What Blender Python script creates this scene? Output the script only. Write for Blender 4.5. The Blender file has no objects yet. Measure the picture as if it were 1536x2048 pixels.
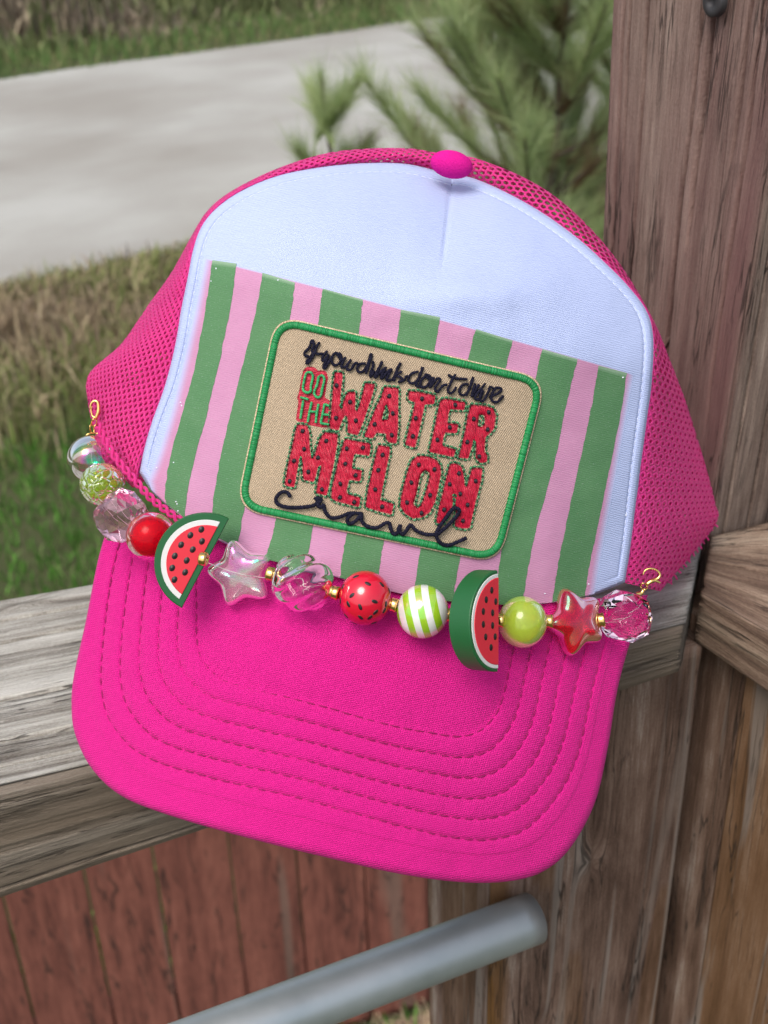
import bpy, math, random
import numpy as np
from math import radians, sin, cos, pi
from mathutils import Vector, Matrix, Euler

rng = np.random.default_rng(7)
random.seed(7)
S = bpy.context.scene
COL = S.collection

# ------------------------------------------------------------------ camera, world, sun, exposure
H_EYE = 2.6                      # lens height above the lawn; the rail is 0.318 m below the lens
FPX, PITCH, ROLL = 2500.0, radians(30.5), radians(1.8)
FW = np.array([0, cos(PITCH), -sin(PITCH)])
_U0 = np.array([0, sin(PITCH), cos(PITCH)]); _R0 = np.array([1.0, 0, 0])
RT = _R0 * cos(ROLL) - _U0 * sin(ROLL)
UP = _U0 * cos(ROLL) + _R0 * sin(ROLL)
EYE = np.array([0, 0, H_EYE])
cam_d = bpy.data.cameras.new('camera'); cam = bpy.data.objects.new('camera', cam_d); COL.objects.link(cam)
cam.matrix_world = Matrix(((RT[0], UP[0], -FW[0], EYE[0]), (RT[1], UP[1], -FW[1], EYE[1]),
                           (RT[2], UP[2], -FW[2], EYE[2]), (0, 0, 0, 1)))
cam_d.sensor_fit = 'HORIZONTAL'; cam_d.sensor_width = 36.0
cam_d.lens = 36.0 * FPX / 1536.0
cam_d.clip_start = 0.01; cam_d.clip_end = 600
cam_d.dof.use_dof = True; cam_d.dof.focus_distance = 0.43; cam_d.dof.aperture_fstop = 25
S.camera = cam

SUN_EL, SUN_AZ = radians(60), radians(-148)          # azimuth from +Y towards +X
world = bpy.data.worlds.new('World'); S.world = world; world.use_nodes = True
wn = world.node_tree.nodes; wl = world.node_tree.links
sky = wn.new('ShaderNodeTexSky'); sky.sky_type = 'NISHITA'; sky.sun_disc = False
sky.sun_elevation = SUN_EL; sky.sun_rotation = SUN_AZ
sky.air_density = 1.0; sky.dust_density = 4.0; sky.ozone_density = 1.0
wn['Background'].inputs['Strength'].default_value = 0.15
hs = wn.new('ShaderNodeHueSaturation'); hs.inputs['Saturation'].default_value = 0.6   # overcast sky: greyer than clear air
wl.new(sky.outputs[0], hs.inputs['Color']); wl.new(hs.outputs[0], wn['Background'].inputs['Color'])
sun_d = bpy.data.lights.new('sun', 'SUN'); sun_d.energy = 1.3; sun_d.angle = radians(30); sun_d.color = (1.0, 0.95, 0.88)
sun = bpy.data.objects.new('sun', sun_d); COL.objects.link(sun)
_sd = Vector((sin(SUN_AZ) * cos(SUN_EL), cos(SUN_AZ) * cos(SUN_EL), sin(SUN_EL)))
sun.rotation_euler = _sd.to_track_quat('Z', 'Y').to_euler(); sun.location = (0, 0, 8)
S.view_settings.view_transform = 'Standard'; S.view_settings.look = 'None'
S.view_settings.exposure = 0.42; S.view_settings.gamma = 1; S.view_settings.use_curve_mapping = False

# ------------------------------------------------------------------ helpers
def ray(x, y): return FW + RT * (x - 768) / FPX - UP * (y - 1024) / FPX
def P(x, y, d): return EYE + ray(x, y) * d
def on_z(x, y, z):
    r = ray(x, y); return EYE + r * ((z - H_EYE) / r[2])
def on_plane(x, y, a, n):
    r = ray(x, y); return EYE + r * (((a - EYE) @ n) / (r @ n))
def Pg(X, Y, D):
    X = np.asarray(X, float); Y = np.asarray(Y, float); D = np.asarray(D, float)
    r = FW[None] + RT[None] * ((X - 768) / FPX)[..., None].reshape(-1, 1) - UP[None] * ((Y - 1024) / FPX)[..., None].reshape(-1, 1)
    return EYE[None] + r * D.reshape(-1, 1)

def world_of(o):
    v = np.zeros(3)
    while o is not None:
        v = v + np.array(o.location); o = o.parent
    return v
def tag(o, label=None, cat=None, group=None, kind=None):
    if label: o['label'] = label
    if cat: o['category'] = cat
    if group: o['group'] = group
    if kind: o['kind'] = kind
    return o
def thing(name, loc, label, cat, group=None):
    o = bpy.data.objects.new(name, None); COL.objects.link(o); o.location = tuple(loc); o.empty_display_size = .01
    return tag(o, label, cat, group)
def mesh(name, V, Fc, mat, parent=None, origin=None, uv=None, attr=None, col=None, smooth=True, label=None, kind=None):
    """V world coordinates; origin = where the object's own origin goes; uv/col/attr are per vertex"""
    V = np.asarray(V, float)
    base = world_of(parent)
    org = base if origin is None else np.asarray(origin, float)
    me = bpy.data.meshes.new(name)
    L = V - org[None]
    if isinstance(Fc, np.ndarray):
        n, k = Fc.shape
        me.vertices.add(len(L)); me.vertices.foreach_set('co', L.ravel())
        me.loops.add(n * k); me.loops.foreach_set('vertex_index', Fc.ravel().astype(np.int32))
        me.polygons.add(n); me.polygons.foreach_set('loop_start', np.arange(0, n * k, k, dtype=np.int32))
        me.update(calc_edges=True); me.validate()
    else:
        me.from_pydata([tuple(v) for v in L], [], [tuple(f) for f in Fc]); me.update()
    if uv is not None:
        uv = np.asarray(uv, float); lay = me.uv_layers.new(name='UVMap')
        idx = np.zeros(len(me.loops), dtype=np.int32); me.loops.foreach_get('vertex_index', idx)
        lay.data.foreach_set('uv', uv[idx].ravel())
    if attr is not None:
        for k_, a in attr.items():
            at = me.attributes.new(k_, 'FLOAT', 'POINT'); at.data.foreach_set('value', np.asarray(a, float).ravel())
    if col is not None:
        at = me.attributes.new('tint', 'FLOAT_COLOR', 'POINT')
        c4 = np.ones((len(V), 4)); c4[:, :3] = col; at.data.foreach_set('color', c4.ravel())
    if smooth: me.polygons.foreach_set('use_smooth', [True] * len(me.polygons))
    me.materials.append(mat)
    o = bpy.data.objects.new(name, me); COL.objects.link(o)
    if parent is not None: o.parent = parent
    o.location = tuple(org - base) if parent is not None else tuple(org)
    if label: o['label'] = label
    if kind: o['kind'] = kind
    return o
def grid_faces(nu, nv, wrap_u=False):
    """vertex index = i*nv + j; i<nu along, j<nv across"""
    I = np.arange(nu if wrap_u else nu - 1); J = np.arange(nv - 1)
    I, J = np.meshgrid(I, J, indexing='ij'); I = I.ravel(); J = J.ravel(); I2 = (I + 1) % nu
    return np.stack([I * nv + J, I2 * nv + J, I2 * nv + J + 1, I * nv + J + 1], 1)
def resample(pts, n, closed=False):
    """Catmull-Rom through pts then equal arc length"""
    p = np.asarray(pts, float)
    if closed: q = np.vstack([p[-1], p, p[0], p[1]])
    else: q = np.vstack([2 * p[0] - p[1], p, 2 * p[-1] - p[-2]])
    out = []
    for i in range(1, len(q) - 2):
        for t in np.linspace(0, 1, 12, endpoint=False):
            a, b, c, d = q[i - 1], q[i], q[i + 1], q[i + 2]
            out.append(.5 * ((2 * b) + (-a + c) * t + (2 * a - 5 * b + 4 * c - d) * t * t + (-a + 3 * b - 3 * c + d) * t ** 3))
    if not closed: out.append(p[-1])
    out = np.array(out)
    if closed: out = np.vstack([out, out[0]])
    s = np.r_[0, np.cumsum(np.linalg.norm(np.diff(out, axis=0), axis=1))]
    m = n + 1 if closed else n
    u = np.linspace(0, s[-1], m)
    r = np.stack([np.interp(u, s, out[:, k]) for k in range(out.shape[1])], 1)
    return r[:-1] if closed else r
def catmull(pts, tt):
    p = np.asarray(pts, float); q = np.vstack([2 * p[0] - p[1], p, 2 * p[-1] - p[-2]])
    tt = np.asarray(tt) * (len(p) - 1); i = np.clip(np.floor(tt).astype(int), 0, len(p) - 2); t = (tt - i)[:, None]
    a, b, c, d = q[i], q[i + 1], q[i + 2], q[i + 3]
    return .5 * ((2 * b) + (-a + c) * t + (2 * a - 5 * b + 4 * c - d) * t * t + (-a + 3 * b - 3 * c + d) * t ** 3)
def tube(pts, r, sides=8, closed=False, caps=True, squash=None):
    """returns V,F of a tube along 3-D pts"""
    p = np.asarray(pts, float); n = len(p)
    if closed: T = np.roll(p, -1, 0) - np.roll(p, 1, 0)
    else:
        T = np.empty_like(p); T[1:-1] = p[2:] - p[:-2]; T[0] = p[1] - p[0]; T[-1] = p[-1] - p[-2]
    T /= np.maximum(np.linalg.norm(T, axis=1), 1e-12)[:, None]
    ref = -FW
    if abs(T[0] @ ref) > .95: ref = UP
    N = np.cross(T, ref); bad = np.linalg.norm(N, axis=1) < 1e-3; N[bad] = np.cross(T[bad], UP)
    N /= np.linalg.norm(N, axis=1)[:, None]; B = np.cross(N, T)
    r = np.broadcast_to(np.asarray(r, float), (n,))
    a = np.linspace(0, 2 * pi, sides, endpoint=False)
    sq = 1.0 if squash is None else squash
    V = p[:, None, :] + r[:, None, None] * (np.cos(a)[None, :, None] * N[:, None, :] + sq * np.sin(a)[None, :, None] * B[:, None, :])
    V = V.reshape(-1, 3); F = []
    m = n if closed else n - 1
    for i in range(m):
        for j in range(sides):
            k = (j + 1) % sides; i2 = (i + 1) % n
            F.append((i * sides + j, i * sides + k, i2 * sides + k, i2 * sides + j))
    if caps and not closed:
        F.append(tuple(range(sides - 1, -1, -1))); F.append(tuple((n - 1) * sides + j for j in range(sides)))
    return V, F
class Bag:
    def __init__(s): s.V = []; s.F = []; s.n = 0; s.C = []
    def add(s, V, F, c=None):
        V = np.asarray(V); s.V.append(V); s.F += [tuple(i + s.n for i in f) for f in F]; s.n += len(V)
        if c is not None: s.C.append(np.tile(np.asarray(c, float), (len(V), 1)))
    def build(s, name, mat, parent=None, **k):
        return mesh(name, np.vstack(s.V), s.F, mat, parent, col=(np.vstack(s.C) if s.C else None), **k)
class VNoise:
    def __init__(s, seed):
        s.t = np.random.default_rng(seed).random((256, 256))
    def __call__(s, x, y):
        x = np.asarray(x, float); y = np.asarray(y, float)
        xi = np.floor(x).astype(int); yi = np.floor(y).astype(int); fx = x - xi; fy = y - yi
        fx = fx * fx * (3 - 2 * fx); fy = fy * fy * (3 - 2 * fy); t = s.t
        a = t[xi % 256, yi % 256]; b = t[(xi + 1) % 256, yi % 256]; c = t[xi % 256, (yi + 1) % 256]; d = t[(xi + 1) % 256, (yi + 1) % 256]
        return (a * (1 - fx) + b * fx) * (1 - fy) + (c * (1 - fx) + d * fx) * fy
N1, N2, N3 = VNoise(1), VNoise(2), VNoise(3)
def fbm(n, x, y, o=4):
    r = 0; a = .5
    for k in range(o): r = r + a * n(x * 2 ** k + 17 * k, y * 2 ** k + 31 * k); a *= .5
    return r

# ------------------------------------------------------------------ materials
class M:
    def __init__(s, name):
        s.m = bpy.data.materials.new(name); s.m.use_nodes = True
        s.nt = s.m.node_tree; s.n = s.nt.nodes; s.l = s.nt.links; s.b = s.n['Principled BSDF']
    def set(s, **k):
        for a, v in k.items():
            s.b.inputs[a.replace('_', ' ')].default_value = v
        return s
    def node(s, t, **k):
        x = s.n.new(t)
        for a, v in k.items():
            if hasattr(x, a): setattr(x, a, v)
            else: x.inputs[a].default_value = v
        return x
    def link(s, a, b): s.l.new(a, b)
    def coord(s, kind='UV', scale=(1, 1, 1), rot=(0, 0, 0)):
        tc = s.node('ShaderNodeTexCoord'); mp = s.node('ShaderNodeMapping')
        mp.inputs['Scale'].default_value = scale; mp.inputs['Rotation'].default_value = rot
        s.link(tc.outputs[kind], mp.inputs[0]); return mp.outputs[0]
    def noise(s, vec, scale=5, detail=4, rough=.5, dist=0):
        x = s.node('ShaderNodeTexNoise'); x.inputs['Scale'].default_value = scale; x.inputs['Detail'].default_value = detail
        x.inputs['Roughness'].default_value = rough; x.inputs['Distortion'].default_value = dist; s.link(vec, x.inputs['Vector']); return x.outputs[0]
    def ramp(s, fac, stops):
        x = s.node('ShaderNodeValToRGB'); e = x.color_ramp.elements
        while len(e) < len(stops): e.new(.5)
        for i, (p, c) in enumerate(stops):
            e[i].position = p; e[i].color = (*c, 1) if len(c) == 3 else c
        s.link(fac, x.inputs[0]); return x.outputs[0]
    def mix(s, fac, a, b, mode='MIX'):
        x = s.node('ShaderNodeMix'); x.data_type = 'RGBA'; x.blend_type = mode
        for v, i in ((fac, 0), (a, 6), (b, 7)):
            if hasattr(v, 'is_linked'): s.link(v, x.inputs[i])
            elif i == 0: x.inputs[0].default_value = v
            else: x.inputs[i].default_value = (*v, 1)
        return x.outputs[2]
    def math(s, op, a, b=0.0, c=0.0):
        x = s.node('ShaderNodeMath'); x.operation = op
        for i, v in enumerate((a, b, c)):
            if hasattr(v, 'is_linked'): s.link(v, x.inputs[i])
            else: x.inputs[i].default_value = v
        return x.outputs[0]
    def attr(s, name, out='Fac'):
        x = s.node('ShaderNodeAttribute'); x.attribute_name = name; return x.outputs[out]
    def color(s, v): s.link(v, s.b.inputs['Base Color']); return s
    def bump(s, h, strength=.3, dist=.001, prev=None):
        x = s.node('ShaderNodeBump'); x.inputs['Strength'].default_value = strength; x.inputs['Distance'].default_value = dist
        s.link(h, x.inputs['Height'])
        if prev is not None: s.link(prev, x.inputs['Normal'])
        s.link(x.outputs[0], s.b.inputs['Normal']); return x.outputs[0]

def rgb(r, g, b):   # sRGB 0-255 -> linear
    return tuple(((c / 255 + .055) / 1.055) ** 2.4 if c / 255 > .04045 else c / 255 / 12.92 for c in (r, g, b))

def weave(m, scale_uv, ang, amp, dist, fine=.6):
    """two crossing wave textures + noise on UV (UV is in decimetres-ish pixel/1000 units)"""
    v = m.coord('UV', (1, 1, 1), (0, 0, ang))
    w1 = m.node('ShaderNodeTexWave'); w1.wave_type = 'BANDS'; w1.bands_direction = 'X'; w1.inputs['Scale'].default_value = scale_uv
    w1.inputs['Distortion'].default_value = .6; w1.inputs['Detail'].default_value = 1; m.link(v, w1.inputs['Vector'])
    w2 = m.node('ShaderNodeTexWave'); w2.wave_type = 'BANDS'; w2.bands_direction = 'Y'; w2.inputs['Scale'].default_value = scale_uv * .8
    w2.inputs['Distortion'].default_value = .6; w2.inputs['Detail'].default_value = 1; m.link(v, w2.inputs['Vector'])
    s = m.math('MULTIPLY', w1.outputs['Fac'], w2.outputs['Fac'])
    n = m.noise(v, scale_uv * 1.5, 3, .7)
    s = m.math('ADD', s, m.math('MULTIPLY', n, fine))
    m.bump(s, amp, dist)
    return s

def m_brim():
    m = M('pink brim twill'); s = weave(m, 92, radians(12), .7, .0006, 1.1)
    c = m.mix(m.math('MULTIPLY', s, .6), (.55, .006, .18), (.74, .020, .28)); m.color(c)
    m.set(Roughness=.85, Sheen_Weight=.12, Specular_IOR_Level=.12); m.b.inputs['Sheen Tint'].default_value = (1, .5, .8, 1); return m.m
def m_mesh():
    m = M('pink nylon mesh'); v = m.coord('UV'); n = m.noise(v, 260, 2, .7)
    m.color(m.mix(n, (.92, .03, .34), (.98, .11, .50))); m.bump(n, .6, .0004)
    m.set(Roughness=.5, Specular_IOR_Level=.35, Sheen_Weight=.1)
    t = m.node('ShaderNodeBsdfTranslucent'); t.inputs[0].default_value = (.98, .08, .45, 1); mx = m.node('ShaderNodeMixShader'); mx.inputs[0].default_value = .5
    m.link(m.b.outputs[0], mx.inputs[1]); m.link(t.outputs[0], mx.inputs[2]); m.link(mx.outputs[0], m.n['Material Output'].inputs[0]); return m.m
def m_white():
    m = M('white foam jersey'); v = m.coord('UV', (1, 1, 1), (0, 0, radians(12)))
    w = m.node('ShaderNodeTexWave'); w.bands_direction = 'Y'; w.inputs['Scale'].default_value = 90; w.inputs['Distortion'].default_value = 2.5
    w.inputs['Detail'].default_value = 2; m.link(v, w.inputs['Vector'])
    m.bump(w.outputs['Fac'], .35, .0005); m.set(Base_Color=(.42, .49, .73, 1), Roughness=.8, Specular_IOR_Level=.2, Sheen_Weight=.05); return m.m
def m_print(name, c1, c2, base=None):
    m = M(name); v = m.coord('UV', (1, 1, 1), (0, 0, radians(12)))
    n = m.noise(v, 14, 5, .6); n2 = m.noise(v, 300, 2, .6)
    col = m.mix(n, c1, c2)
    col = m.mix(m.ramp(n2, [(.60, (0, 0, 0)), (.80, (.35, .35, .35))]), col, (.45, .5, .5))
    if base is not None: col = m.mix(m.attr('fade'), col, base)
    m.color(col)
    w = m.node('ShaderNodeTexWave'); w.bands_direction = 'Y'; w.inputs['Scale'].default_value = 90; w.inputs['Distortion'].default_value = 3
    m.link(v, w.inputs['Vector']); m.bump(m.math('ADD', w.outputs['Fac'], n2), .2, .0004)
    m.set(Roughness=.75, Specular_IOR_Level=.2); return m.m
def m_patch():
    m = M('beige patch twill'); s = weave(m, 105, radians(57), .8, .0006, .4)
    m.color(m.mix(m.math('MULTIPLY', s, .8), rgb(166, 143, 118), rgb(230, 210, 180))); m.set(Roughness=.85, Specular_IOR_Level=.15); return m.m
def m_thread(name, c1, c2, ang=12, sc=(60, 500), rough=.45, bump=.9, sheen=.0):
    m = M(name); v = m.coord('UV', (sc[1], sc[0], 1), (0, 0, 0))
    v0 = m.coord('UV', (1, 1, 1), (0, 0, radians(ang)))
    mp = m.node('ShaderNodeMapping'); mp.inputs['Scale'].default_value = (sc[1], sc[0], 1); m.link(v0, mp.inputs[0])
    n = m.noise(mp.outputs[0], 1, 2, .6, .3)
    m.color(m.mix(m.ramp(n, [(.3, (0, 0, 0)), (.7, (1, 1, 1))]), c1, c2)); m.bump(n, bump, .0008)
    m.set(Roughness=rough, Specular_IOR_Level=.4, Sheen_Weight=sheen); return m.m
def m_plain(name, c, rough=.5, metal=0, bump=None, spec=.5, coat=0, thin=None, sub=0):
    m = M(name); m.set(Base_Color=(*c, 1), Roughness=rough, Metallic=metal, Specular_IOR_Level=spec, Coat_Weight=coat)
    if bump:
        v = m.coord('Object'); n = m.noise(v, bump[0], 3, .6); m.bump(n, bump[1], .0006)
    if thin: m.b.inputs['Thin Film Thickness'].default_value = thin; m.b.inputs['Thin Film IOR'].default_value = 1.9
    if sub: m.b.inputs['Subsurface Weight'].default_value = sub; m.b.inputs['Subsurface Scale'].default_value = .004
    return m.m
def m_glass(name, c, rough=.02, ior=1.3, thin=None, bump=None, mixw=1.0, voro=None, tior=1.85):
    m = M(name); m.set(Base_Color=(*c, 1), Roughness=rough, IOR=ior); m.b.inputs['Transmission Weight'].default_value = mixw
    if thin:
        v = m.coord('Object'); n = m.noise(v, 70, 2, .5)
        m.link(m.math('MULTIPLY_ADD', n, thin[1], thin[0]), m.b.inputs['Thin Film Thickness']); m.b.inputs['Thin Film IOR'].default_value = tior
    if voro:
        v = m.coord('Object'); x = m.node('ShaderNodeTexVoronoi'); x.feature = 'DISTANCE_TO_EDGE'; x.inputs['Scale'].default_value = voro
        m.link(v, x.inputs['Vector']); m.bump(m.ramp(x.outputs[0], [(0, (0, 0, 0)), (.12, (1, 1, 1))]), .6, .0010)
    return m.m

def m_wood(name, stops, streak=(6, 260), bump=.5, stain=None, rough=.85, blotch=.35, pale=None):
    """UV in metres: u along the grain, v round the board; attribute 'grain' = relief of the face (0..1)"""
    m = M(name)
    va = m.coord('UV', (streak[0], streak[1], 1)); vb = m.coord('UV', (streak[0] * 4, streak[1] * 4.5, 1)); vc = m.coord('UV', (5, 14, 1)); vd = m.coord('UV', (700, 1500, 1))
    n1 = m.noise(va, 1, 5, .65, .25); n2 = m.noise(vb, 1, 4, .75, .2); n3 = m.noise(vc, 3, 5, .6, .4); n4 = m.noise(vd, 1, 3, .7)
    g = m.attr('grain')
    f = m.math('ADD', m.math('MULTIPLY', n1, .30), m.math('MULTIPLY', n2, .42))
    f = m.math('ADD', f, m.math('MULTIPLY', g, .28))
    f = m.math('ADD', f, m.math('MULTIPLY', m.math('SUBTRACT', n3, .5), blotch))
    f = m.math('ADD', f, m.math('MULTIPLY', m.math('SUBTRACT', n4, .5), .22))
    c = m.ramp(f, stops)
    if stain is not None:
        c = m.mix(m.attr('stain'), c, m.mix(f, stain[0], stain[1]))
    if pale is not None:      # silvered streaks where the surface has worn
        vp = m.coord('UV', (2.2, 46, 1)); np_ = m.noise(vp, 1, 3, .5, 1.2)
        c = m.mix(m.math('MULTIPLY', m.ramp(np_, [(.54, (0, 0, 0)), (.60, (1, 1, 1))]), .55), c, pale)
    # hairline drying cracks that follow the grain
    ve = m.coord('UV', (streak[0] * .9 + 1, streak[1] * .8, 1)); n5 = m.noise(ve, 1, 3, .6, .3); vf_ = m.coord('UV', (9, 40, 1)); n6 = m.noise(vf_, 1, 2, .5)
    ck = m.ramp(m.math('ABSOLUTE', m.math('SUBTRACT', n5, .5)), [(.005, (1, 1, 1)), (.022, (0, 0, 0))])
    ck = m.math('MULTIPLY', ck, m.ramp(n6, [(.46, (0, 0, 0)), (.56, (1, 1, 1))]))
    c = m.mix(m.math('MULTIPLY', ck, .75), c, (.022, .017, .014))
    m.color(c)
    hgt = m.math('ADD', m.math('MULTIPLY', n2, 1.3), n1); hgt = m.math('SUBTRACT', hgt, m.math('MULTIPLY', ck, 1.2)); hgt = m.math('ADD', hgt, m.math('MULTIPLY', n4, .5))
    m.bump(hgt, bump, .0010)
    m.set(Roughness=rough, Specular_IOR_Level=.25); return m.m
def m_tint(name, rough=.7, spec=.2, trans=0):
    m = M(name); a = m.node('ShaderNodeAttribute'); a.attribute_name = 'tint'; m.color(a.outputs['Color'])
    m.set(Roughness=rough, Specular_IOR_Level=spec)
    if trans:
        t = m.node('ShaderNodeBsdfTranslucent'); m.link(a.outputs['Color'], t.inputs[0])
        mx = m.node('ShaderNodeMixShader'); mx.inputs[0].default_value = trans
        m.link(m.b.outputs[0], mx.inputs[1]); m.link(t.outputs[0], mx.inputs[2]); m.link(mx.outputs[0], m.n['Material Output'].inputs[0])
    return m.m

# ------------------------------------------------------------------ ground, road
def sheet(name, pts, z, mat, n=60):
    pts = np.asarray(pts, float)
    U, V = np.meshgrid(np.linspace(0, 1, n), np.linspace(0, 1, n), indexing='ij')
    U = U.ravel()[:, None]; V = V.ravel()[:, None]
    Q = (pts[0] * (1 - U) + pts[1] * U) * (1 - V) + (pts[3] * (1 - U) + pts[2] * U) * V
    return mesh(name, np.c_[Q, np.full(len(Q), z)], grid_faces(n, n), mat, origin=(0, 0, z), kind='structure')
m = M('soil and turf'); v = m.coord('Object', (1, 1, 1)); n = m.noise(v, .8, 6, .65); n2 = m.noise(v, 22, 4, .7)
c = m.ramp(n, [(.35, (.035, .055, .014)), (.52, (.07, .075, .025)), (.68, (.13, .105, .055))])
m.color(m.mix(n2, c, (.05, .06, .02))); m.set(Roughness=1); m.bump(n2, .8, .03); mat_soil = m.m
sheet('ground', [(-300, -60), (300, -60), (300, 480), (-300, 480)], 0, mat_soil, 20)
m = M('pale gravelled asphalt')
v = m.coord('Object', (1, 1, 1), (0, 0, radians(-31)))
mp = m.node('ShaderNodeMapping'); mp.inputs['Scale'].default_value = (.30, .46, 1); m.link(v, mp.inputs[0])
n = m.noise(mp.outputs[0], 1.4, 5, .55); n2 = m.noise(v, 60, 4, .7); n3 = m.noise(v, 1.1, 4, .6)
c = m.ramp(n, [(.34, (.265, .245, .215)), (.5, (.355, .345, .315)), (.62, (.44, .44, .41))])
c = m.mix(m.math('MULTIPLY', n2, .55), c, (.24, .23, .205)); c = m.mix(m.math('MULTIPLY', n3, .3), c, (.42, .41, .375))
m.color(c); m.set(Roughness=.95); m.bump(n2, .4, .01); mat_road = m.m
ra, rb = on_z(0, 580, 0)[:2], on_z(380, 493, 0)[:2]
rd = np.array([cos(radians(31.5)), sin(radians(31.5))]); rn = np.array([-rd[1], rd[0]])
fa = on_z(420, 105, 0)[:2]; RW = (fa - ra) @ rn
def road_pt(s, t): return ra + rd * s + rn * t
# verge side edges wander a little
nS = 220; ss = np.linspace(-40, 120, nS); e0 = (fbm(N1, ss * .9, ss * 0, 3) - .45) * .35; e1 = (fbm(N2, ss * .7, ss * 0, 3) - .45) * .4
V = []
for s_, a_, b_ in zip(ss, e0, e1):
    for t in np.linspace(0, 1, 6):
        q = road_pt(s_, a_ * (1 - t) + (RW + b_) * t); V.append((q[0], q[1], .02 + .03 * (1 - (2 * t - 1) ** 2)))
mesh('road', V, grid_faces(nS, 6), mat_road, kind='structure', origin=(0, 0, .02))

# ------------------------------------------------------------------ grass, weeds, brush
mat_leaf = m_tint('grass blades', .7, .15, .25)
def blades(X, Y, Z, h, w, lean, cols):
    n = len(X); a = rng.random(n) * 2 * pi; la = rng.random(n) * 2 * pi; ln = rng.random(n) * lean
    dx = np.cos(a) * w / 2; dy = np.sin(a) * w / 2
    tx = np.cos(la) * ln * h; ty = np.sin(la) * ln * h
    V = np.zeros((n, 5, 3))
    V[:, 0] = np.c_[X - dx, Y - dy, Z]; V[:, 1] = np.c_[X + dx, Y + dy, Z]
    V[:, 2] = np.c_[X + dx * .8 + tx * .35, Y + dy * .8 + ty * .35, Z + h * .6]; V[:, 3] = np.c_[X - dx * .8 + tx * .35, Y - dy * .8 + ty * .35, Z + h * .6]
    V[:, 4] = np.c_[X + tx, Y + ty, Z + h * (1 - ln * .3)]
    b = np.arange(n)[:, None] * 5
    F = np.vstack([b + [0, 1, 2], b + [0, 2, 3], b + [3, 2, 4]])
    return V.reshape(-1, 3), F, np.repeat(cols, 5, 0)
def pick(pal, n, jit=.25):
    pal = np.array(pal); c = pal[rng.integers(0, len(pal), n)]
    return c * (1 + (rng.random((n, 1)) - .5) * 2 * jit)
def patch_field(cx0, cx1, t0, t1, n):
    s = rng.uniform(cx0, cx1, n); t = rng.uniform(t0, t1, n); q = ra[None] + rd[None] * s[:, None] + rn[None] * t[:, None]
    return q[:, 0], q[:, 1], s, t
GREEN = [(.07, .14, .03)]
OLIVE = [(.22, .25, .09), (.28, .30, .12), (.18, .23, .07), (.36, .33, .17)]
DRY = [(.42, .33, .21), (.52, .43, .28), (.32, .24, .16), (.20, .15, .11), (.38, .30, .19)]
# lawn between the fence and the weeds
X, Y, s, t = patch_field(-4.5, 7, -6.2, -2.0, 60000)
h = rng.uniform(.04, .09, len(X))
V, F, C = blades(X, Y, 0 * X, h, .008 + 0 * X, .8, pick([(.08, .23, .03), (.12, .30, .05), (.065, .19, .025), (.16, .27, .07)], len(X)))
tag(mesh('lawn', V, F, mat_leaf, col=C, smooth=False), 'short green lawn just beyond the weathered railing', 'grass', kind='stuff')
# tall weeds on the near verge
X, Y, s, t = patch_field(-4.5, 8, -2.5, -.02, 46000)
cl = fbm(N1, X * 1.5, Y * 1.5, 4); keep = rng.random(len(X)) < np.clip((t + 2.4) / .7, .04, 1)
X, Y, s, t, cl = X[keep], Y[keep], s[keep], t[keep], cl[keep]
mixr = fbm(N2, X * 1.1, Y * 1.1, 3)
c_dry = pick(DRY, len(X)); c_gr = pick(OLIVE, len(X)); k = (mixr + (rng.random(len(X)) - .5) * .55 + .06 * (t + 1.6)) > .38
h = (.10 + .34 * cl ** 1.3) * rng.uniform(.5, 1.2, len(X)) * np.clip(-t / .5 + .35, .3, 1)
V, F, C = blades(X, Y, 0 * X, h, rng.uniform(.006, .020, len(X)), 1.0, np.where(k[:, None], c_dry, c_gr))
tag(mesh('weeds', V, F, mat_leaf, col=C, smooth=False), 'tall dry brown weeds along the near edge of the road', 'weeds', kind='stuff')
# green edge and brush beyond the road
X, Y, s, t = patch_field(-10, 24, RW - .05, RW + 1.5, 26000)
h = rng.uniform(.06, .22, len(X)) * np.clip((t - RW + .2) * 1.5, .35, 1)
V, F, C = blades(X, Y, 0 * X, h, .014 + 0 * X, .8, pick([(.14, .25, .07), (.17, .28, .09), (.21, .24, .10), (.30, .28, .14), (.11, .19, .06)], len(X)))
tag(mesh('verge_grass', V, F, mat_leaf, col=C, smooth=False), 'bright green strip of grass along the far edge of the road', 'grass', kind='stuff')
X, Y, s, t = patch_field(-12, 34, RW + .9, RW + 8, 60000)
cl = fbm(N3, X * .8, Y * .8, 4); k = fbm(N2, X * .9 + 9, Y * .9, 3) + (rng.random(len(X)) - .5) * .35 > .47
h = (.2 + 1.3 * cl ** 1.5) * rng.uniform(.4, 1.1, len(X)) * np.clip((t - RW - .5) / 1.5, .3, 1.4)
c_b = pick([(.30, .24, .18), (.22, .175, .13), (.40, .33, .23), (.17, .145, .11)], len(X)); c_g = pick([(.17, .20, .09), (.22, .24, .11), (.14, .17, .07)], len(X))
V, F, C = blades(X, Y, 0 * X, h, rng.uniform(.02, .07, len(X)), .9, np.where(k[:, None], c_b, c_g))
tag(mesh('brush', V, F, mat_leaf, col=C, smooth=False), 'dark brown and olive brush beyond the far edge of the road', 'brush', kind='stuff')

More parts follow.
